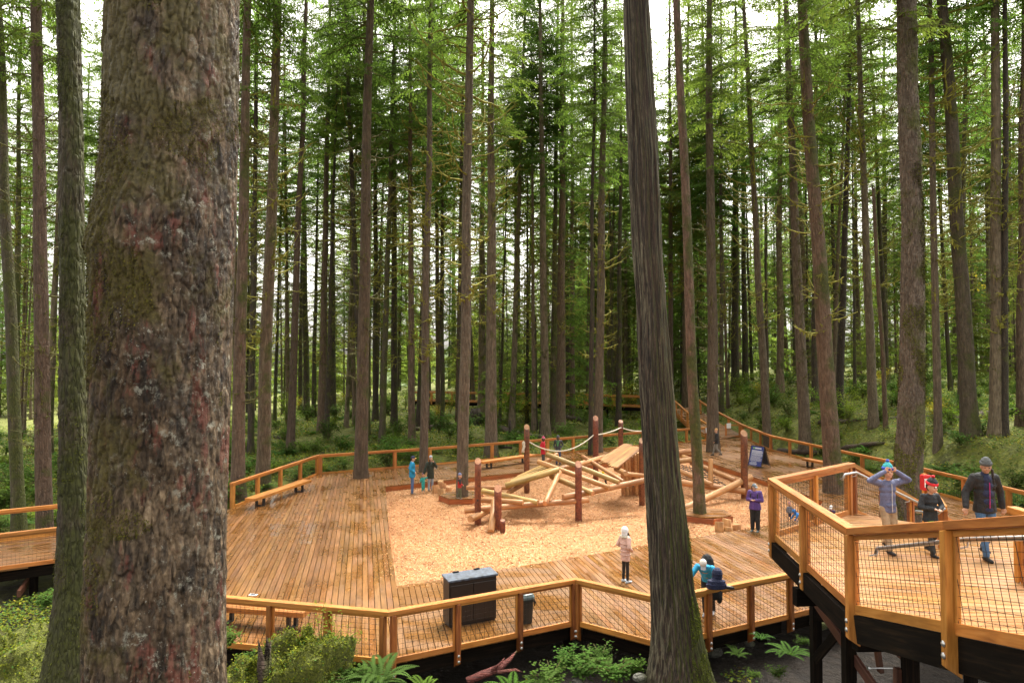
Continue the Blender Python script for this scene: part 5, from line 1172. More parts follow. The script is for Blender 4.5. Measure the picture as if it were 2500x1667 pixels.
# maples by the distant boardwalk, read off the photograph
for u, v, k, s in [(1075, 1040, 'y', .9), (1100, 1010, 'l', 1.0), (1240, 1045, 'l', 1.5), (1285, 1035, 'y', 1.25), (1215, 1030, 'y', 1.0), (1330, 1000, 'y', 1.0), (1400, 1020, 'y', 1.2), (1425, 1010, 'l', 1.1), (1500, 1030, 'l', 1.35), (1540, 1015, 'y', 1.35), (1460, 1000, 'l', 1.0),
                   (1270, 965, 'l', 1.3), (1205, 960, 'l', 1.2), (1310, 950, 'y', 1.0), (1255, 950, 'l', 1.3), (1120, 925, 'l', 1.3), (780, 1015, 'l', 1.2), (830, 1005, 'y', 1.0), (700, 1040, 'l', 1.1), (720, 1010, 'y', 1.0), (960, 1010, 'l', 1.1), (990, 1000, 'l', 1.0),
                   (1395, 945, 'l', 1.2), (1620, 940, 'l', 1.2), (1800, 980, 'l', 1.1), (1860, 990, 'y', 1.0), (1830, 1010, 'l', 1.0), (2010, 1030, 'l', .9), (2070, 1040, 'l', .9), (2150, 950, 'y', .9), (2280, 1040, 'y', .8), (2470, 940, 'y', 1.0), (2480, 910, 'l', 1.1)]:
    p = GG(u, v, 36)
    if open_ground(p.x, p.y, .8): plant('vine_maple', R.choice(SH['maple_' + k]), p.x, p.y, s, 'yellow leaved vine maple in the undergrowth' if k == 'y' else 'lime green vine maple in the undergrowth', 'shrub', 'yellow vine maples' if k == 'y' else 'lime vine maples')
ru = random.Random(5); cnt = {'fern': 0, 'green': 0, 'low': 0}
for i in range(6500):
    y = 20 + 62 * ru.random() ** 1.5; x = ru.uniform(-.80, .82) * y
    if not open_ground(x, y, .5) or not clear(x, y): continue
    back = y - back_line(x)
    if back < 0 and x < 19.5 and x > -12: continue
    q = ru.random(); dn_ = mn.noise(Vector((x * .12, y * .12, 1.7)))
    if q < .40 and cnt['fern'] < 250: plant('sword_fern', ru.choice(FERN[1:] if ru.random() < .75 else FERN), x, y, ru.uniform(.7, 1.3), 'sword fern growing on the mossy forest floor', 'fern', 'ferns on the forest floor', 'frond'); cnt['fern'] += 1
    elif q < .72 and cnt['green'] < 220 and dn_ > -.15: plant('shrub', ru.choice(SH['green']), x, y, ru.uniform(.7, 1.6), 'small green shrub in the forest undergrowth', 'shrub', 'green shrubs of the undergrowth'); cnt['green'] += 1
    elif cnt['low'] < 270: plant('salmonberry', ru.choice(SH['lowlime']), x, y, ru.uniform(.8, 1.8), 'low light green berry bush on the forest floor', 'shrub', 'low berry bushes'); cnt['low'] += 1
# golden tree glimpsed between the trunks on the far right
for k in range(3):
    gx, gy = W(2455 + 20 * k, 600, 96 + 3 * k).x, 96 + 3 * k
    e = empty('golden_maple', (gx, gy, ground_z(gx, gy)), 'golden autumn maple glimpsed between dark trunks', 'tree', 'golden maples far behind'); o = link('crown', SH['maple_y'][k % 2], e); o.scale = (3.4, 3.4, 6.5 - k); t = link('trunk', FTR[1], e); t.scale = (.4, .4, .35)
# ---------------------------------------------------------------- small leaves, moss tufts and litter on the forest floor
def cover_mat():
    t = NT('ground_leaves'); a = t.n('ShaderNodeAttribute'); a.attribute_name = 'tint'; t.out(a.outputs['Color'], .8); t.b.inputs['Specular IOR Level'].default_value = .15
    tl = t.n('ShaderNodeBsdfTranslucent'); t.l(a.outputs['Color'], tl.inputs[0]); ms = t.n('ShaderNodeMixShader'); ms.inputs[0].default_value = .3; t.l(t.b.outputs[0], ms.inputs[1]); t.l(tl.outputs[0], ms.inputs[2]); t.l(ms.outputs[0], t.t.nodes['Material Output'].inputs[0]); return t.m
M['cover'] = cover_mat()
def cover(name, pts, sizes, cols, rg, flat=.35):
    n = len(pts); a = rg.uniform(0, 6.283, n); D = unit(np.stack([np.cos(a), np.sin(a), rg.normal(.15, flat, n)], 1)); S = unit(np.cross(D, np.tile([0, 0, 1.], (n, 1))) + np.stack([np.zeros(n), np.zeros(n), rg.normal(0, .35, n)], 1))
    V, F = leaf_quads(pts, D, S, sizes * rg.uniform(.3, .5, n), sizes * rg.uniform(.8, 1.3, n)); return np_mesh(name, V, F, M['cover'], False, cols)
def build_cover():
    rg = np.random.default_rng(17); pts, sz = [], []
    while len(pts) < 190000:
        y = 11 * (9.0 ** rg.random()); x = rg.uniform(-.80, .80) * y
        if not open_ground(x, y): continue
        back = y - back_line(x)
        bare = back < 0 and -12 < x < 19
        if bare and (mn.noise(Vector((x * .5, y * .5, 4.4))) < .12 or rg.random() < .6): continue
        if mn.noise(Vector((x * .35, y * .35, 7.7))) < -.22: continue
        s = .055 + .0016 * y
        for k in range(3):
            xx, yy = x + rg.normal(0, .12), y + rg.normal(0, .12)
            if not open_ground(xx, yy): continue
            pts.append((xx, yy, ground_z(xx, yy) + rg.uniform(0, .25) * min(1, y / 25))); sz.append(s)
    pts = np.array(pts); n = len(pts); pal = np.array([(.15, .18, .018), (.095, .155, .022), (.21, .225, .022), (.075, .155, .04), (.32, .28, .03), (.07, .05, .025)])
    C = pal[rg.choice(6, n, p=[.30, .26, .18, .16, .05, .05])] * rg.uniform(.7, 1.3, (n, 1)); tag(link('ground_cover', cover('ground_cover', pts, np.array(sz), C, rg)), kind='stuff')
build_cover()

# ---------------------------------------------------------------- fallen logs and stumps in the wood
M['oldlog'] = bark('fallen_log_bark', (.025, .016, .011), (.07, .045, .032), (.13, .09, .062), .45, (.085, .095, .014), .1, (1.5, 7, 7)); M['redlog'] = bark('red_rotten_wood', (.035, .010, .008), (.11, .026, .018), (.20, .06, .042), .05, lichen=0, vs=(1.0, 9, 9))
def fallen(a, b, r, label, mat=None, group=None):
    mb = MB(); k = 9; rr = R.random() * 40; pts = [a.lerp(b, i / (k - 1)) + Vector((mn.noise(Vector((i * .6, rr, 0))) * r * .6, mn.noise(Vector((rr, i * .6, 0))) * r * .6, mn.noise(Vector((0, rr, i * .6))) * r * .5)) for i in range(k)]
    mb.tube(pts, [r * (1 - .35 * i / (k - 1)) * (1 + .12 * mn.noise(Vector((i * 1.1, 3, rr)))) for i in range(k)], 12); Mx = frame(a, b); Mi = Mx.inverted(); mb.v = [Mi @ v for v in mb.v]
    o = link('fallen_log', mesh('fallen_log', mb.v, mb.f, mat or M['oldlog'], True)); o.matrix_basis = Mx; return tag(o, label, 'log', group)
def gpt(u, v, up=.2): p = GG(u, v, 24); return Vector((p.x, p.y, p.z + up))
for u0, v0, u1, v1, r, l in [(1010, 1052, 1110, 1040, .22, 'grey fallen log behind the family by the back railing'), (1215, 1052, 1330, 1078, .30, 'long dark fallen log behind the back bench'), (1380, 1025, 1430, 1032, .28, 'short dark fallen log below the distant boardwalk'),
        (880, 1085, 980, 1040, .12, 'thin mossy fallen pole behind the man in blue'), (700, 1140, 860, 1090, .14, 'mossy fallen pole beyond the long bench'), (2000, 1040, 2330, 1022, .20, 'reddish fallen log lying along the hillside'), (2330, 1030, 2500, 1005, .25, 'thick reddish fallen log on the hillside behind the woman'),
        (1900, 1108, 2010, 1112, .22, 'mossy fallen log just beyond the right railing'), (2060, 1110, 2160, 1098, .18, 'dark fallen log near the leaning pinkish trunk'), (1880, 945, 2110, 915, .16, 'long mossy pole leaning across the hillside trunks'),
        (1170, 1088, 1250, 1096, .12, 'blackened branch lying by the back railing'), (600, 1060, 700, 1075, .16, 'mossy log beyond the left corner of the deck'), (10, 1180, 130, 1165, .3, 'mossy log behind the boardwalk left of the great trunk')]:
    fallen(gpt(u0, v0, r * .6), gpt(u1, v1, r * .6), r, l)
for u, v, r, h, l in [(1320, 1063, .14, 1.3, 'thin dark stump pole behind the visitor in red'), (1245, 1080, .13, 1.5, 'slim broken stump pole by the back railing'), (1160, 1035, .5, 1.2, 'upturned rotten root stump in the wood')]:
    p = GG(u, v, 30); me = trunk_mesh(r, h, int(u), BK['dark'], 12, 8, .5, .2, .02, True); o = link('broken_stump', me); o.location = p; tag(o, l, 'stump')

# ---------------------------------------------------------------- foreground: mossy mound, ferns, leafy clumps, rotten root
M['moss'] = NT('thick_moss')
def _moss():
    t = M['moss']; c = t.coord((1, 1, 1), 'Object', False); n = t.noise(c, 3.0, 5, .65); n3 = t.noise(c, 26, 4, .7)
    base = t.ramp(n3, [(.3, (.030, .036, .005)), (.5, (.090, .105, .012)), (.75, (.19, .20, .025))]); base = t.mix(t.ramp(n, [(.55, 0.0), (.7, .8)]), base, (.045, .035, .018)); t.bump(n3, 1.0, .05); return t.out(base, .95)
M['moss'] = _moss()
def mound(name, label, c, rx, ry, rz, seed, tufts=5000, cat='mound'):
    vs, fs, n, m = [], [], 40, 18
    for i in range(m + 1):
        a = math.pi / 2 * i / m
        for j in range(n):
            t = 6.283 * j / n; d = Vector((math.cos(t) * math.sin(a), math.sin(t) * math.sin(a), math.cos(a))); q = 1 + .40 * mn.noise(d * 1.9 + Vector((seed, 0, 0))) + .20 * mn.noise(d * 5 + Vector((seed, 2, 0)))
            vs.append((d.x * rx * q, d.y * ry * q, d.z * rz * q))
    for i in range(m):
        for j in range(n): fs.append((i*n + j, (i+1)*n + j, (i+1)*n + (j+1) % n, i*n + (j+1) % n))
    e = empty(name, c, label, cat); link('moss_bed', mesh('moss_bed', vs, fs, M['moss'], True), e)
    rg = np.random.default_rng(int(seed * 10)); A = np.array(vs); k = rg.integers(0, len(A), tufts); P = A[k] * rg.uniform(.97, 1.03, (tufts, 1)) + rg.normal(0, .03, (tufts, 3)); pal = np.array([(.115, .14, .010), (.18, .20, .014), (.06, .075, .008), (.06, .14, .025)])
    o = link('moss_tuft', cover('moss_tuft', P, rg.uniform(.022, .05, tufts), pal[rg.choice(4, tufts, p=[.4, .25, .25, .1])] * rg.uniform(.7, 1.3, (tufts, 1)), rg, .7), e); o['kind'] = 'stuff'; return e
p = W(745, 1700, 12.6); mound('moss_mound', 'big mossy mound of leaves against the near railing', (p.x, p.y, p.z - .25), .95, .7, 1.30, 2.3, 16000)
p = W(620, 1700, 12.3); mound('moss_hummock', 'low mossy hummock beside the cut stump', (p.x, p.y, p.z - .2), .75, .6, .75, 4.1, 8000)
p = W(30, 1640, 12.5); mound('moss_bank', 'bright mossy bank at the foot of the flared trunk', (p.x - .4, p.y, p.z - .55), 1.5, 1.6, 1.0, 6.2, 22000)
p = W(645, 1640, 12.2); o = link('cut_stump', trunk_mesh(.12, .55, 5, M['oldlog'], 12, 8, .2, .1, .01, True)); o.location = (p.x, p.y, p.z - .2); tag(o, 'small brown cut stump between the mossy mounds', 'stump')
gf = ['bright sword fern with upright fronds beside the railing corner post', 'bright sword fern spreading at the foot of the railing', 'bright sword fern left of the rotten red root', 'bright sword fern beside the leafy clump', 'sword fern at the edge of the leafy clump before the cedar', 'sword fern with drooping fronds under the leafy clump', 'young fern in the soil near the concrete footing', 'young fern by the stones under the landing', 'wilting fern in bare soil below the landing']
for (u, v, Y, s), l in zip([(925, 1668, 12.6, .85), (1035, 1690, 12.4, .5), (1250, 1694, 12.4, .65), (1315, 1690, 12.6, .6), (1205, 1706, 12.0, .6), (1480, 1640, 13.4, .7), (1930, 1600, 13.6, .8), (1800, 1600, 15.0, .5), (1860, 1560, 15.0, .45)], gf):
    p = W(u, v, Y); plant('sword_fern', (FERN[0], FERN[2], FERN[3])[int(u) % 3] if Y < 13 else FERN[1], p.x, p.y, s, l, 'fern', 'foreground ferns', 'frond', z=p.z)
lc = [shrub_mesh(101, .42, .55, 9, 420, .035, .085, LF_['green'], False), shrub_mesh(102, .38, .5, 8, 380, .04, .09, LF_['fern'], False)]
for (u, v, Y, s), l in zip([(1350, 1660, 13.0, 1.0), (1420, 1640, 13.4, 1.1), (1500, 1650, 13.2, 1.0), (1380, 1615, 13.9, .9), (1470, 1610, 13.9, .9), (860, 1650, 12.6, .9), (780, 1680, 12.2, .8), (560, 1560, 13.2, .8), (600, 1620, 12.8, .7), (60, 1590, 13.6, .8), (110, 1470, 14.5, .8), (1545, 1630, 13.4, .7), (1700, 1580, 15.2, .4), (1900, 1640, 13.4, .5), (1840, 1640, 13.6, .4), (1960, 1560, 14.6, .4)],
        ['glossy green clump left of the leafy patch before the cedar', 'tallest glossy clump of the leafy patch before the cedar', 'glossy clump next to the foot of the cedar', 'glossy clump under the railing corner', 'glossy clump behind the leafy patch', 'leafy clump on the right flank of the mossy mound', 'leafy clump on top of the mossy mound', 'small leaved sprig below the railing beside the great trunk', 'small leaved sprig above the low hummock', 'leafy sprig on the bright mossy bank', 'pale leafy sprig under the left boardwalk', 'leafy clump against the cedar foot', 'tiny seedling in the soil behind the cedar', 'seedling by the concrete footing', 'seedling in bare soil below the landing', 'seedling between the landing posts']):
    p = W(u, v, Y); plant('leafy_clump', lc[int(u) % 2], p.x, p.y, s, l, 'plant', 'leafy clumps of the foreground', z=p.z - .1)
# slender sapling in front of the near railing
sa = W(780, 1610, 12.8); sap = empty('vine_maple_sapling', sa, 'slender pale green maple sapling before the near railing', 'sapling'); mb = MB(); P_ = []
rs = random.Random(3)
for tip, w_ in (((790, 1475), 0), ((835, 1530), 1), ((870, 1545), 1), ((815, 1500), 1), ((775, 1500), 0), ((860, 1560), 1)):
    e_ = W(tip[0], tip[1], 12.7 + rs.uniform(-.2, .2)); mb.tube([sa, sa.lerp(e_, .5) + Vector((rs.uniform(-.05, .05), 0, .06)), e_], [.008, .006, .003], 5)
    for k in range(46): P_.append(sa.lerp(e_, rs.uniform(.55, 1.08)) + Vector((rs.gauss(0, .09), rs.gauss(0, .09), rs.gauss(0, .05))))
mb.build('stem', LF_['mosstwig'], sap)
rg_ = np.random.default_rng(8); P_ = np.array([tuple(p - sa) for p in P_]); n_ = len(P_); a_ = rg_.uniform(0, 6.28, n_); D_ = unit(np.stack([np.cos(a_), np.sin(a_), rg_.normal(0, .3, n_)], 1)); S_ = unit(np.cross(D_, np.tile([0, 0, 1.], (n_, 1)))); V_, F_ = leaf_quads(P_, D_, S_, rg_.uniform(.014, .022, n_), rg_.uniform(.04, .065, n_)); link('foliage', np_mesh('foliage', V_, F_, LF_['lime']), sap)
# rotten red root
ro = empty('rotten_root', W(1200, 1650, 13.6), 'splintered red rotten root lying in the dark soil', 'root')
for nm, pts in (('root_stem', [(1140, 1662, 13.4, .10), (1180, 1645, 13.5, .11), (1220, 1630, 13.6, .10), (1245, 1608, 13.7, .06), (1262, 1588, 13.8, .015)]), ('splinter', [(1195, 1640, 13.5, .05), (1225, 1615, 13.55, .03), (1232, 1604, 13.6, .008)]), ('splinter', [(1215, 1640, 13.4, .05), (1260, 1634, 13.4, .04), (1275, 1640, 13.4, .012)])):
    mb = MB(); mb.tube([W(u, v, Y) for u, v, Y, r in pts], [r for *_, r in pts], 9, True, .6); mb.build(nm, M['redlog'], ro, smooth=True)
# stones
M['stone'] = bark('mossy_stone', (.03, .03, .026), (.085, .083, .07), (.16, .155, .135), .45, (.07, .08, .015), .2, (3, 3, 3))
for u, v, Y, r, l in [(1740, 1590, 16.0, .22, 'grey stone in the soil behind the cedar'), (1770, 1560, 16.5, .28, 'pale stone under the deck edge behind the cedar'), (2000, 1520, 16.5, .25, 'pale stone beneath the landing'), (1830, 1570, 16, .12, 'small stone in the bare soil'), (1410, 1665, 13.2, .12, 'mossy stone among the leafy clumps'), (1560, 1655, 12.9, .14, 'pale mossy stone at the foot of the cedar'), (1700, 1560, 16.2, .2, 'rounded stone beside the cedar under the deck')]:
    mb = MB(); p = W(u, v, Y); mb.ball((0, 0, 0), (r, r * .8, r * .6), 12, 8)
    mb.v = [v_ * (1 + .25 * mn.noise(v_ * 5 + Vector((u, 0, 0)))) for v_ in mb.v]; o = mb.build('stone', M['stone'], None, None, True, False); o.location = p; tag(o, l, 'stone')
# ---------------------------------------------------------------- people
def ico(sub=2):
    bm = bmesh.new(); bmesh.ops.create_icosphere(bm, subdivisions=sub, radius=1); v = np.array([tuple(x.co) for x in bm.verts]); f = np.array([[q.index for q in p.verts] for p in bm.faces]); bm.free(); return v, f
ICO = ico(2)
REM = []
class Blob:
    def __init__(s): s.v, s.f, s.n = [], [], 0
    def e(s, c, r, A=None, zmin=None):
        v = ICO[0] * np.array(r if hasattr(r, '__len__') else (r, r, r))
        if A is not None: v = v @ np.array(A.to_3x3()).T
        v = v + np.array(tuple(c))
        if zmin is not None: v[:, 2] = np.maximum(v[:, 2], zmin)
        s.v.append(v); s.f.append(ICO[1] + s.n); s.n += len(v)
    def cap(s, a, b, r0, r1, k=None):
        a, b = Vector(a), Vector(b); L = (b - a).length; k = k or max(3, int(L / (min(r0, r1) * .55)) + 1)
        for i in range(k + 1): s.e(a.lerp(b, i / k), r0 + (r1 - r0) * i / k)
    def chain(s, pts, rs):
        for i in range(len(pts) - 1): s.cap(pts[i], pts[i + 1], rs[i], rs[i + 1])
    def part(s, name, mat, parent, vox, smooth=4, fn=None, raw=False):
        V = np.concatenate(s.v); F = np.concatenate(s.f)
        if fn is not None: V = fn(V)
        o = link(name, np_mesh(name, V, F, mat, True), parent)
        if not raw:
            m = o.modifiers.new('fuse', 'REMESH'); m.mode = 'VOXEL'; m.voxel_size = vox; m.use_smooth_shade = True
            q = o.modifiers.new('soften', 'SMOOTH'); q.factor = .5; q.iterations = smooth
            REM.append(o)
        return o
def cloth(name, c, rough=.75, var=.12): 
    t = NT(name); n = t.noise(t.coord((1, 1, 1)), 26, 4, .6); n2 = t.noise(t.coord((1, 1, 1)), 7, 3); b = t.ramp(n2, [(.3, tuple(x * .78 for x in c)), (.7, tuple(min(1, x * 1.15) for x in c))]); n4 = t.noise(t.coord((1, 1, .45)), 11, 4, .6, 1.2); k = t.bump(n2, .8, .05); k = t.bump(n4, .8, .03, k); t.bump(n, .35, .006, k); return t.out(b, rough)
SK = {'light': plain('skin_light', (.50, .28, .19), .5, 0, .06), 'tan': plain('skin_tan', (.38, .20, .12), .5, 0, .06), 'dark': plain('skin_deep', (.10, .05, .03), .5, 0, .06)}
EYE = plain('eye_dark', (.015, .01, .01), .25); LIP = plain('lip', (.36, .12, .10), .5); HAIR = cloth('hair_dark', (.018, .011, .008), .5); HAIRB = cloth('hair_brown', (.06, .03, .015), .5)
def person(label, pos, yaw, h, top, pants, shoe, skin='light', arms=((( .10, -.02, -.28), (.12, .05, -.52)), ((-.10, -.02, -.28), (-.12, .05, -.52))), legs=(((0, .01, -.42), (.01, 0, -.83)), ((0, .01, -.42), (-.01, 0, -.83))), lean=0, hs=1.0, hat=None, hem=.84, puff=1.0, head=(0, 0), hair=None, hood=None, vox=.020, extra=None, shoes=True, legw=1.0, sole=None, gap=0):
    """pos: point the feet stand on; yaw: degrees, 0 looks away from the camera, 180 towards it; measures are of a 1.75 m adult, scaled"""
    k = h / (1.75 + (hs - 1) * .14); e = empty('person', pos, label, 'person'); e.rotation_euler = (0, 0, math.radians(yaw)); vx = vox / k
    hipz = .92; La = Matrix.Rotation(-math.radians(lean), 4, 'X'); hip0 = Vector((0, 0, hipz))
    def U(p): return hip0 + La @ (Vector(p) - hip0)
    hd = U((0, .015, 1.50)) ; hc = hd + Matrix.Rotation(-math.radians(head[1] + lean * .35), 4, 'X').to_3x3() @ Vector((0, .012, .135 * (hs * .9 + .1))); HR = Matrix.Rotation(math.radians(head[0]), 4, 'Z') @ Matrix.Rotation(-math.radians(head[1] + lean * .35), 4, 'X')
    Hp = lambda x, y, z: hc + HR.to_3x3() @ (Vector((x, y, z)) * hs)
    sh = [U((.175, 0, 1.425)), U((-.175, 0, 1.425))]; hips = [Vector((.09, 0, hipz - .02)), Vector((-.09, 0, hipz - .02))]
    el = [sh[i] + Vector(arms[i][0]) for i in (0, 1)]; wr = [sh[i] + Vector(arms[i][1]) for i in (0, 1)]
    kn = [hips[i] + Vector(legs[i][0]) for i in (0, 1)]; an = [hips[i] + Vector(legs[i][1]) for i in (0, 1)]
    lo = min(a.z for a in an) - .075
    fz = lambda V: (V - np.array([0, 0, lo])) * k
    # one continuous body
    b = Blob(); b.e(U((0, 0, 1.0)), (.13, .095, .12)); b.e(U((0, 0, 1.16)), (.13, .095, .14)); b.e(U((0, 0, 1.32)), (.15, .105, .13)); b.cap(U((0, 0, 1.40)), Hp(0, -.01, -.06), .06, .055)
    b.e(hc, Vector((.076, .094, .110)) * hs, HR); b.e(Hp(0, .028, -.055), Vector((.056, .066, .058)) * hs, HR); b.e(Hp(0, .096, -.02), Vector((.013, .020, .020)) * hs, HR); b.e(Hp(0, .084, -.075), Vector((.026, .022, .016)) * hs, HR)
    for sx in (-1, 1): b.e(Hp(.078 * sx, -.005, -.012), Vector((.012, .024, .034)) * hs, HR); b.e(Hp(.034 * sx, .074, -.03), Vector((.026, .020, .020)) * hs, HR)
    for i in (0, 1):
        b.chain([U((.12 * (1 - 2 * i), 0, 1.40)), sh[i], el[i], wr[i]], [.06, .055, .042, .028]); b.chain([hips[i], kn[i], an[i]], [.060, .042, .032]); b.cap(an[i] + Vector((0, -.03, -.03)), an[i] + Vector((0, .12, -.045)), .032, .026)
        f = (wr[i] - el[i]).normalized(); side = Vector((1 - 2 * i, 0, 0)); sd = (side - f * side.dot(f)); sd = sd.normalized() if sd.length > .1 else Vector((0, 1, 0)); nv = f.cross(sd)
        pc = wr[i] + f * .055; b.cap(wr[i], wr[i] + f * .05, .026, .032)
        for q in range(4):
            o_ = sd * (.027 - .018 * q); ln = (.062, .072, .068, .052)[q]; a0 = wr[i] + f * .075 + o_; m0 = a0 + f * ln * .55 + nv * .008; b.chain([a0, m0, m0 + f * ln * .35 + nv * (.028 if i == 0 else -.028)], [.0115, .0105, .0095])
        t0 = wr[i] + f * .035 + sd * .034; b.chain([t0, t0 + f * .035 + sd * .022, t0 + f * .062 + sd * .022], [.0135, .012, .0105])
    body = b.part('body', SK[skin], e, vx * k * .72, 2, fz)
    for sx in (-1, 1):
        m = MB(); m.ball((0, 0, 0), .009 * hs * k, 8, 6); o = m.build('eye', EYE, body, None, True, False); o.location = (Hp(.031 * sx, .085, .008) - Vector((0, 0, lo))) * k
    m = MB(); m.ball((0, 0, 0), (.026 * hs * k, .010 * hs * k, .007 * hs * k), 8, 6); o = m.build('mouth', LIP, body, None, True, False); o.location = (Hp(0, .090, -.062) - Vector((0, 0, lo))) * k; o.rotation_euler = HR.to_euler()
    # jacket
    p = puff; j = Blob(); z0 = hem
    for z, rx, ry in [(z0 + (1.05 - z0) * q / 5, .180 - .028 * q / 5, .130 - .009 * q / 5) for q in range(6)] + list(((1.11, .157, .12), (1.17, .162, .122), (1.29, .175, .126), (1.38, .16, .11))):
        j.e(U((0, 0, z)) if z > hipz else Vector((0, 0, z)), Vector((rx, ry, .085)) * (p if z > .8 else p * .95), La if z > hipz else None, z0 - .025 if z < z0 + .15 else None)
    j.e(U((0, -.005, 1.455)), (.085 * p, .075 * p, .05))
    for i in (0, 1): j.chain([U((.12 * (1 - 2 * i), 0, 1.40)), sh[i], el[i], wr[i]], [.075 * p, .073 * p, .058 * p, .047 * p])
    j.part('jacket', top, e, vx * k, 9, fz)
    # trousers
    t = Blob(); t.e((0, -.005, .93), (.150, .118, .11)); t.e((0, -.012, .86), (.150, .122, .09))
    for i in (0, 1): t.chain([hips[i], kn[i], an[i] + Vector((0, 0, .03))], [.088 * legw, .068 * legw, .056 * legw])
    t.part('trousers', pants, e, vx * k, 4, fz)
    for i in (0, 1):
        s = Blob(); a = an[i]; d = Vector((.012 * (1 - 2 * i), 1, 0)).normalized(); s.cap(a + d * -.045 + Vector((0, 0, -.035)), a + d * .15 + Vector((0, 0, -.045)), .043, .036); s.cap(a + Vector((0, 0, -.02)), a + Vector((0, 0, .03)), .046, .044); s.part('shoe', shoe, e, vx * k, 3, lambda V: (np.stack([V[:, 0], V[:, 1], np.maximum(V[:, 2], lo + .002)], 1) - np.array([0, 0, lo])) * k)
    if hat:
        kind, hm, h2 = hat; c = Blob(); off = .012
        if kind in ('beanie', 'pom'):
            for z, q in ((.065, 1.12), (.085, 1.12), (.11, 1.0), (.135, .72)): c.e(Hp(0, -.012, z), Vector((.079 * q, .096 * q, .045)) * hs, HR)
            o = c.part('hat', hm, e, vx * k * .85, 3, fz)
            if h2:
                c = Blob()
                for a in np.arange(0, 6.28, .22): c.e(Hp(.083 * math.cos(a), -.012 + .100 * math.sin(a), .062), Vector((.017, .017, .034)) * hs, HR)
                c.part('cuff', h2, e, vx * k * .85, 3, fz)
            if kind == 'pom':
                c = Blob(); c.e(Hp(0, -.015, .195), .034 * hs); c.part('pom', h2 or hm, e, vx * k, 1, fz)
        elif kind == 'cap':
            for z, q in ((.03, 1.10), (.06, 1.08), (.088, .9), (.102, .62)): c.e(Hp(0, -.008, z), Vector((.079 * q, .096 * q, .04)) * hs, HR)
            c.part('hat', hm, e, vx * k * .85, 3, fz); c = Blob()
            for y in (.09, .115, .14): c.e(Hp(0, y, .036 - (y - .09) * .25), Vector((.068, .03, .010)) * hs, HR)
            c.part('brim', h2 or hm, e, vx * k * .6, 1, fz)
    if hood:
        c = Blob(); c.e(Hp(0, -.022, .015), Vector((.105, .115, .135)) * hs, HR); c.e(Hp(0, -.05, -.08), Vector((.10, .085, .08)) * hs, HR); c.part('hood', hood, e, vx * k, 3, fz)
    if hair:
        kind, hm = hair; c = Blob()
        if kind == 'pony': c.e(Hp(0, -.03, .02), Vector((.080, .085, .10)) * hs, HR); c.chain([Hp(0, -.10, .02), Hp(0, -.15, -.03), Hp(.0, -.145, -.15)], [.03, .035, .014])
        elif kind == 'long': c.e(Hp(0, -.03, .0), Vector((.083, .085, .105)) * hs, HR); c.chain([Hp(.075, .03, -.05), Hp(.085, .06, -.2), Hp(.07, .07, -.34)], [.03, .034, .016])
        elif kind == 'braid':
            c.e(Hp(0, -.03, -.02), Vector((.080, .085, .095)) * hs, HR)
            for q in range(8): c.e(Hp(-.095 - .004 * q, -.0 + .012 * q, -.06 - .045 * q), Vector((.026 - .0012 * q, .024, .030)))
        else: c.e(Hp(0, -.022, .0), Vector((.081, .09, .112)) * hs, HR)
        c.part('hair', hm, e, vx * k * .85, 3, fz)
    if extra: extra(e, fz, k, U, Hp, sh, el, wr, vx * k, HR)
    return e
ARM_DOWN = ((.06, -.02, -.28), (.07, .07, -.52)); ARM_DOWN2 = ((-.06, -.02, -.28), (-.07, .07, -.52))
POCK = ((.09, -.10, -.25), (.02, .08, -.38)); POCK2 = ((-.09, -.10, -.25), (-.02, .08, -.38)); HOLD = ((.08, .02, -.27), (-.10, .22, -.24)); HOLD2 = ((-.08, .02, -.27), (.10, .22, -.24)); UP = ((.26, .06, .06), (-.045, .10, .245)); UP2 = ((-.26, .06, .06), (.045, .10, .245))
STRIDE = (((0, .13, -.40), (.0, .22, -.81)), ((0, .03, -.42), (0, -.26, -.76)))
K = lambda n, *c: cloth(n, c)
navy, blackc, denim, khaki = cloth('cloth_navy', (.012, .018, .06)), cloth('cloth_black', (.010, .010, .012), .6), cloth('cloth_denim', (.06, .12, .26)), cloth('cloth_khaki', (.36, .26, .16))
# the family by the five stumps
person('man in a bright blue rain jacket, jeans and navy cap with a yellow brim', G(1006, 1207, PZ), -78, 1.80, K('jacket_blue', .005, .22, .42), denim, K('shoe_tan', .22, .13, .07), arms=(POCK, POCK2), hat=('cap', navy, K('cap_yellow', .65, .36, .06)), hair=('short', HAIRB), head=(-10, 5), hem=.80, puff=1.2)
person('toddler in a teal snowsuit holding the dark coated woman by the hand', G(1033, 1200.5, PZ), 195, .88, K('suit_teal', .03, .36, .34), K('suit_teal_leg', .03, .34, .32), K('boot_blue', .03, .07, .20), arms=(((.12, .02, -.24), (.16, .10, -.42)), ((-.22, 0, .02), (-.36, .0, .22))), hs=1.55, hat=('beanie', K('beanie_mauve', .20, .12, .20), K('beanie_red', .38, .03, .03)), puff=1.25, legw=1.2, legs=(((.01, .10, -.38), (.01, .05, -.76)), ((-.01, .02, -.40), (-.01, -.04, -.78))))
person('woman in a long dark green coat and grey beanie with a hand at her mouth', G(1051, 1199, PZ), 215, 1.68, K('coat_green', .018, .028, .018), K('jeans_pale', .26, .30, .36), K('boot_sand', .24, .17, .10), arms=(((.13, .02, -.26), (.20, .03, -.50)), ((-.10, .12, -.22), (.09, .17, .03))), hat=('beanie', K('beanie_grey', .33, .35, .38), None), hair=('long', HAIR), hem=.66, puff=1.2)
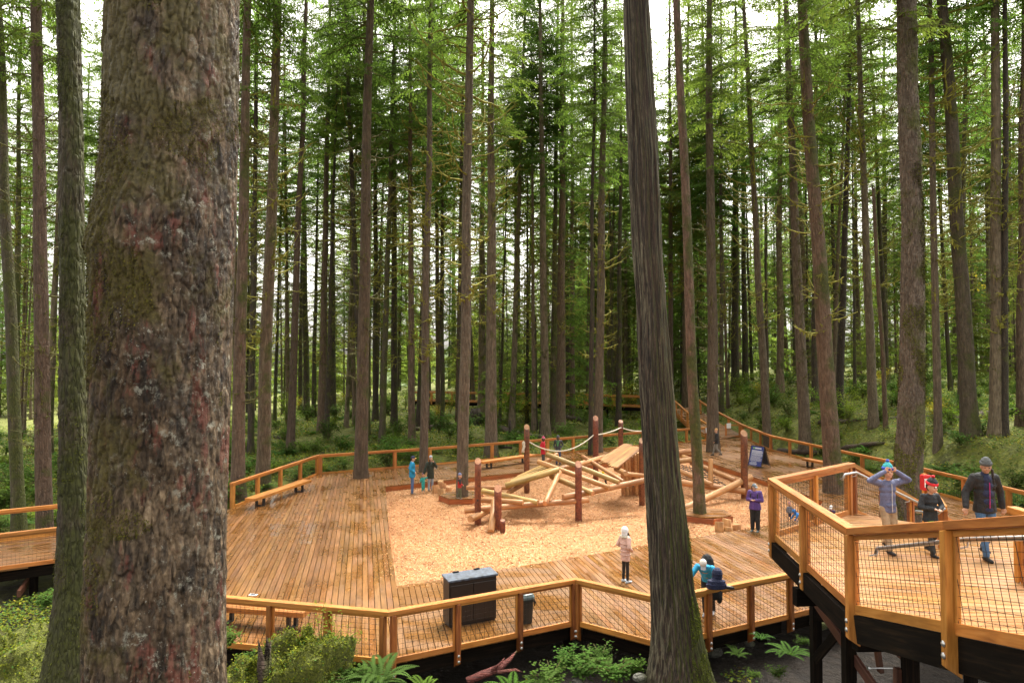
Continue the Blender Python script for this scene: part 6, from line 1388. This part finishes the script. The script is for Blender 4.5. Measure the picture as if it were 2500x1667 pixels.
person('toddler in a black and red jacket and blue grey beanie walking on the low platform', G(1122, 1218, 0.0), -80, 1.08, K('jacket_red', .40, .02, .02), K('trousers_olive', .10, .11, .06), K('shoe_grey', .25, .26, .26), arms=(((.10, .02, -.26), (.10, .20, -.36)), ((-.10, .02, -.26), (-.10, .16, -.40))), hs=1.42, hat=('beanie', K('beanie_slate', .17, .20, .34), None), puff=1.2, legw=1.15, legs=(((0, .08, -.41), (.0, .06, -.82)), ((0, -.02, -.42), (0, -.16, -.80))),
       extra=lambda e, fz, k, U, Hp, sh, el, wr, vx, HR: (lambda b: [b.e(U((0, 0, 1.39)), (.20, .15, .075)), b.e(U((0, 0, 1.32)), (.205, .16, .05)), b.chain([sh[0], el[0]], [.095, .078]), b.chain([sh[1], el[1]], [.095, .078]), b.part('yoke', blackc, e, vx, 3, fz)])(Blob()))
# behind the climbing frame
person('visitor in a red jacket and pink striped beanie behind the climbing logs', G(1326, 1140), -110, 1.70, K('jacket_scarlet', .50, .012, .03), K('trousers_grey', .05, .05, .055), blackc, skin='dark', arms=(POCK, POCK2), hat=('pom', K('beanie_pink', .55, .06, .16), K('beanie_stripe', .45, .20, .24)), hair=('short', HAIR), hem=.78, puff=1.15)
def lanyard(e, fz, k, U, Hp, sh, el, wr, vx, HR):
    b = Blob(); b.chain([U((.06, .05, 1.47)), U((.04, .145, 1.30)), U((0, .155, 1.12))], [.012, .012, .012]); b.chain([U((-.06, .05, 1.47)), U((-.04, .145, 1.30)), U((0, .155, 1.12))], [.012, .012, .012]); b.part('lanyard', K('lanyard_green', .10, .45, .12), e, vx, 1, fz, True)
person('man in a charcoal jacket with raised hood and green lanyard behind the logs', G(1363, 1135), 165, 1.72, K('jacket_charcoal', .045, .05, .055), K('jeans_dark', .03, .06, .14), blackc, skin='dark', arms=(POCK, POCK2), hood=K('hood_charcoal', .06, .065, .07), hem=.80, extra=lanyard, head=(25, 0))
person('small child in a yellow jacket crouching beneath the climbing logs', G(1481, 1183, PZ), 120, .86, K('jacket_yellow', .72, .50, .005), blackc, blackc, arms=(((.08, .10, -.22), (.05, .26, -.34)), ((-.08, .10, -.22), (-.05, .26, -.34))), lean=48, hs=1.5, puff=1.25, hood=K('hood_yellow', .75, .55, .01), legs=(((0, .16, -.30), (0, .02, -.62)), ((0, .16, -.30), (0, .02, -.62))))
# on the deck
def paper(e, fz, k, U, Hp, sh, el, wr, vx, HR):
    b = Blob(); b.e(wr[0] + Vector((0, .03, -.16)), (.05, .02, .11)); b.part('paper', M['white'], e, vx, 1, fz)
person('man in a black jacket and tan beanie striding past the trunk', G(1750, 1112), 88, 1.72, blackc, K('trousers_stone', .20, .185, .16), blackc, arms=(((.08, -.10, -.26), (.08, -.02, -.50)), ((-.08, .06, -.27), (-.08, .20, -.46))), legs=STRIDE, hat=('beanie', K('beanie_tan', .60, .34, .13), None), hem=.80, puff=1.1, extra=paper)
def straps(e, fz, k, U, Hp, sh, el, wr, vx, HR):
    for s in (-1, 1): b = Blob(); b.chain([U((.11 * s, -.02, 1.49)), U((.125 * s, .12, 1.38)), U((.12 * s, .148, 1.20)), U((.15 * s, .08, 1.08))], [.02] * 4); b.part('strap', blackc, e, vx, 2, fz, True)
    b = Blob(); b.e((wr[0] + wr[1]) / 2 + Vector((0, .05, .02)), (.075, .035, .012)); b.part('phone', M['black'], e, vx * .6, 1, fz)
    b = Blob(); b.e(Hp(.034, .09, .012), (.032, .014, .022)); b.e(Hp(-.034, .09, .012), (.032, .014, .022)); b.part('sunglasses', M['black'], e, vx * .5, 1, fz, True)
    b = Blob(); b.e(U((0, -.17, 1.25)), (.14, .07, .20)); b.part('backpack', K('pack_dark', .02, .02, .05), e, vx, 3, fz)
person('woman in a purple jacket, black trousers and grey cap holding a phone', G(1844, 1297), 146, 1.67, K('jacket_purple', .085, .040, .20), K('trousers_black', .010, .010, .011), K('shoe_slate', .13, .17, .18), arms=(HOLD, HOLD2), hat=('cap', K('cap_grey', .17, .20, .23), None), hair=('pony', HAIR), head=(48, 8), hem=.83, puff=1.3, legw=1.35, extra=straps, vox=.014)
def fur(e, fz, k, U, Hp, sh, el, wr, vx, HR):
    b = Blob()
    for a in np.arange(0, 6.28, .35): b.e(U((.125 * math.cos(a), -.015 + .10 * math.sin(a), 1.475)) + Vector((0, 0, R.uniform(-.01, .015))), (.05, .05, .042))
    b.part('fur_trim', K('fur_cream', .55, .48, .38), e, vx, 1, fz)
    for i, z in enumerate((.90, 1.02, 1.14, 1.26)):
        b = Blob(); [b.e(U((.172 * math.cos(a), .134 * math.sin(a), z)), (.022, .022, .036)) for a in np.arange(0, 6.28, .16)]; b.part('quilt_band', PINK, e, vx, 3, fz)
PINK = K('coat_blush', .62, .40, .34)
person('girl in a blush pink padded coat with a white hood and black leggings', G(1527, 1421), -58, 1.47, PINK, blackc, K('shoe_white', .52, .60, .68), arms=(((.10, -.08, -.25), (.0, .10, -.36)), ((-.10, -.08, -.25), (.0, .10, -.36))), hs=1.12, hood=K('hood_white', .78, .78, .80), hair=('long', HAIR), hem=.72, puff=1.14, legw=.88, head=(0, -6), extra=fur, vox=.014)
def pack(e, fz, k, U, Hp, sh, el, wr, vx, HR):
    b = Blob(); b.e(U((0, -.19, 1.24)), (.17, .10, .25), None); b.e(U((0, -.25, 1.14)), (.13, .07, .14)); b.part('backpack', blackc, e, vx, 3, fz)
person('person in a bright blue jacket and white cap bending over the near railing', G(1730, 1504), 152, 1.70, K('jacket_azure', .02, .32, .58), K('trousers_black2', .012, .012, .014), K('shoe_sport', .45, .46, .50), skin='tan', lean=46, arms=(((.12, .16, -.22), (.10, .22, -.46)), ((-.14, .12, -.22), (-.10, .26, -.44))), hat=('cap', K('cap_white', .72, .70, .66), K('brim_grey', .40, .42, .46)), hair=('short', HAIR), head=(15, 34), hem=.86, extra=pack, vox=.014, legs=(((0, .06, -.41), (0, -.02, -.82)), ((0, .05, -.38), (0, -.12, -.78))))
# puffer jacket slung over the railing, and the folded umbrella
pj = W(1752, 1436, 14.85); pe = empty('puffer_jacket', (pj.x, pj.y, 1.04), 'navy padded jacket with its hood standing up on the near railing', 'jacket')
b = Blob()
for z, rx, ry in ((.05, .23, .12), (.085, .225, .12), (.12, .235, .12), (.155, .20, .115), (.19, .205, .11), (.22, .13, .09)): b.e((-.02, .02, z), (rx, ry, .042))
b.part('body', navy, pe, .012, 2); b = Blob()
for z, q in ((.24, .105), (.275, .12), (.31, .116), (.345, .124), (.38, .112), (.41, .10), (.435, .07)): b.e((.01, .05, z), (q, q * .95, .035))
b.part('hood', navy, pe, .010, 1); b = Blob(); b.e((-.02, .22, -.14), (.20, .09, .16)); b.e((.10, .22, -.22), (.07, .08, .15)); b.part('skirt', blackc, pe, .012, 3)
um = W(1775, 1424, 14.9); ue = empty('umbrella', (um.x, um.y, 1.045), 'small black folded umbrella lying on the near railing cap', 'umbrella')
m = MB(); m.tube([(-.13, .03, .03), (-.02, .0, .045), (.10, -.05, .04), (.14, -.07, .035)], [.018, .042, .036, .012], 10); m.build('canopy', M['black'], ue, None, True, False); m = MB(); m.tube([(-.13, .03, .03), (-.17, .05, .05), (-.20, .05, .10), (-.185, .04, .14)], [.012, .01, .009, .008], 8); m.build('handle', M['black'], ue, None, True, False)
# the three on the raised landing
def zipper(e, fz, k, U, Hp, sh, el, wr, vx, HR):
    b = Blob(); b.chain([U((0, .140, 1.42)), U((0, .148, 1.28)), U((0, .143, 1.1)), Vector((0, .150, .86))], [.008] * 4); b.part('zip', K('zip_pale', .5, .5, .52), e, vx, 1, fz, True)
    b = Blob(); b.e((0, .105, .98), (.125, .045, .055)); b.part('pocket', HOODIE, e, vx, 3, fz)
HOODIE = K('hoodie_slate', .115, .130, .235)
STEP = (((.0, .10, -.41), (.0, .17, -.82)), ((0, .06, -.41), (0, -.22, -.76)))
person('boy in a slate blue hoodie and teal beanie holding his head', Vector((6.42, 11.75, ZL)), 186, 1.46, HOODIE, khaki, K('shoe_black_white', .02, .02, .022), arms=(UP, UP2), legs=STEP, hs=1.15, hat=('pom', K('beanie_teal', .02, .32, .36), K('beanie_blue', .035, .07, .42)), hair=('short', HAIR), hem=.84, puff=1.06, head=(-12, 0), extra=zipper, vox=.0125, legw=1.12)
def bag(e, fz, k, U, Hp, sh, el, wr, vx, HR):
    b = Blob(); b.e((.10, .16, .80), (.22, .07, .06)); b.e((.02, .18, .74), (.20, .06, .05)); b.part('green_bag', K('bag_green', .10, .58, .08), e, vx, 2, fz)
    b = Blob(); b.e(Hp(.03, .105, .034), (.024, .012, .02)); b.part('badge', M['white'], e, vx * .6, 1, fz, True)
person('child in a dark jacket and a black beanie with a red cuff and pompom', Vector((7.02, 11.55, ZL)), 190, 1.24, K('jacket_night', .014, .018, .024), K('trousers_dark', .02, .022, .024), blackc, arms=(((.13, .03, -.25), (-.08, .20, -.27)), ((-.13, .03, -.25), (.08, .20, -.29))), hs=1.3, hat=('pom', K('beanie_black', .014, .018, .024), K('beanie_red2', .62, .012, .025)), hair=('short', HAIR), puff=1.14, head=(8, 14), extra=bag, vox=.0125, legs=STEP)
def fleece(e, fz, k, U, Hp, sh, el, wr, vx, HR):
    b = Blob()
    for z, rx, ry in ((.88, .10, .05), (1.02, .10, .05), (1.16, .105, .052), (1.29, .10, .055), (1.40, .075, .06), (1.48, .07, .07)): b.e(U((0, .095 if z < 1.45 else .02, z)), (rx, ry, .085))
    b.part('fleece', navy, e, vx, 4, fz); b = Blob(); b.chain([U((0, .155, 1.36)), U((0, .158, 1.2)), U((0, .152, .92))], [.007] * 3); b.part('zip', K('zip_magenta', .42, .02, .16), e, vx, 1, fz, True)
    b = Blob(); b.e(U((-.01, -.10, 1.44)), (.15, .06, .07)); b.part('hood', K('hood_slate', .05, .055, .06), e, vx, 3, fz)
person('woman in an open black jacket, jeans and grey beanie with a dark braid', Vector((7.80, 11.35, ZL)), 176, 1.63, K('jacket_black_shell', .012, .012, .014), K('jeans_blue', .05, .12, .24), K('boot_black', .012, .012, .012), skin='tan', arms=(((.14, -.02, -.27), (.20, .10, -.50)), ((-.14, -.08, -.27), (-.16, -.06, -.52))), legs=STEP, hat=('beanie', K('beanie_charcoal', .085, .095, .10), K('beanie_charcoal2', .075, .085, .09)), hair=('braid', HAIR), head=(-18, 14), hem=.84, puff=1.14, extra=fleece, vox=.0125)
# seen through the landing's wire mesh
person('crouching child in a royal blue jacket seen through the landing mesh', G(1958, 1278, PZ), 100, .95, K('jacket_royal', .03, .22, .62), blackc, blackc, lean=70, hs=1.45, puff=1.3, arms=(((.08, .12, -.2), (.05, .24, -.38)), ((-.08, .12, -.2), (-.05, .24, -.38))), legs=(((0, .2, -.2), (0, .0, -.45)), ((0, .2, -.2), (0, .0, -.45))), hood=K('hood_royal', .03, .22, .62), vox=.022)
person('crouching child in a white cap seen beyond the landing corner', G(2031, 1277, 0), 150, .95, K('jacket_plum', .06, .03, .10), blackc, blackc, lean=40, hs=1.45, puff=1.2, legs=(((0, .2, -.2), (0, .0, -.45)), ((0, .2, -.2), (0, .0, -.45))), hat=('cap', K('cap_white2', .78, .76, .74), None), vox=.022)
person('small child in a grey striped jacket and pink hat seen through the landing mesh', G(1928, 1274, PZ), 170, .74, K('jacket_stripe', .18, .19, .24), navy, blackc, hs=1.5, puff=1.2, hat=('beanie', K('hat_rose', .55, .25, .28), None), vox=.022)
# bake the fused surfaces into plain meshes
bpy.context.view_layer.update(); dg = bpy.context.evaluated_depsgraph_get(); done = []
for o in REM: done.append((o, bpy.data.meshes.new_from_object(o.evaluated_get(dg))))
for o, me in done:
    o.modifiers.clear(); old = o.data; me.name = o.name; o.data = me; bpy.data.meshes.remove(old)
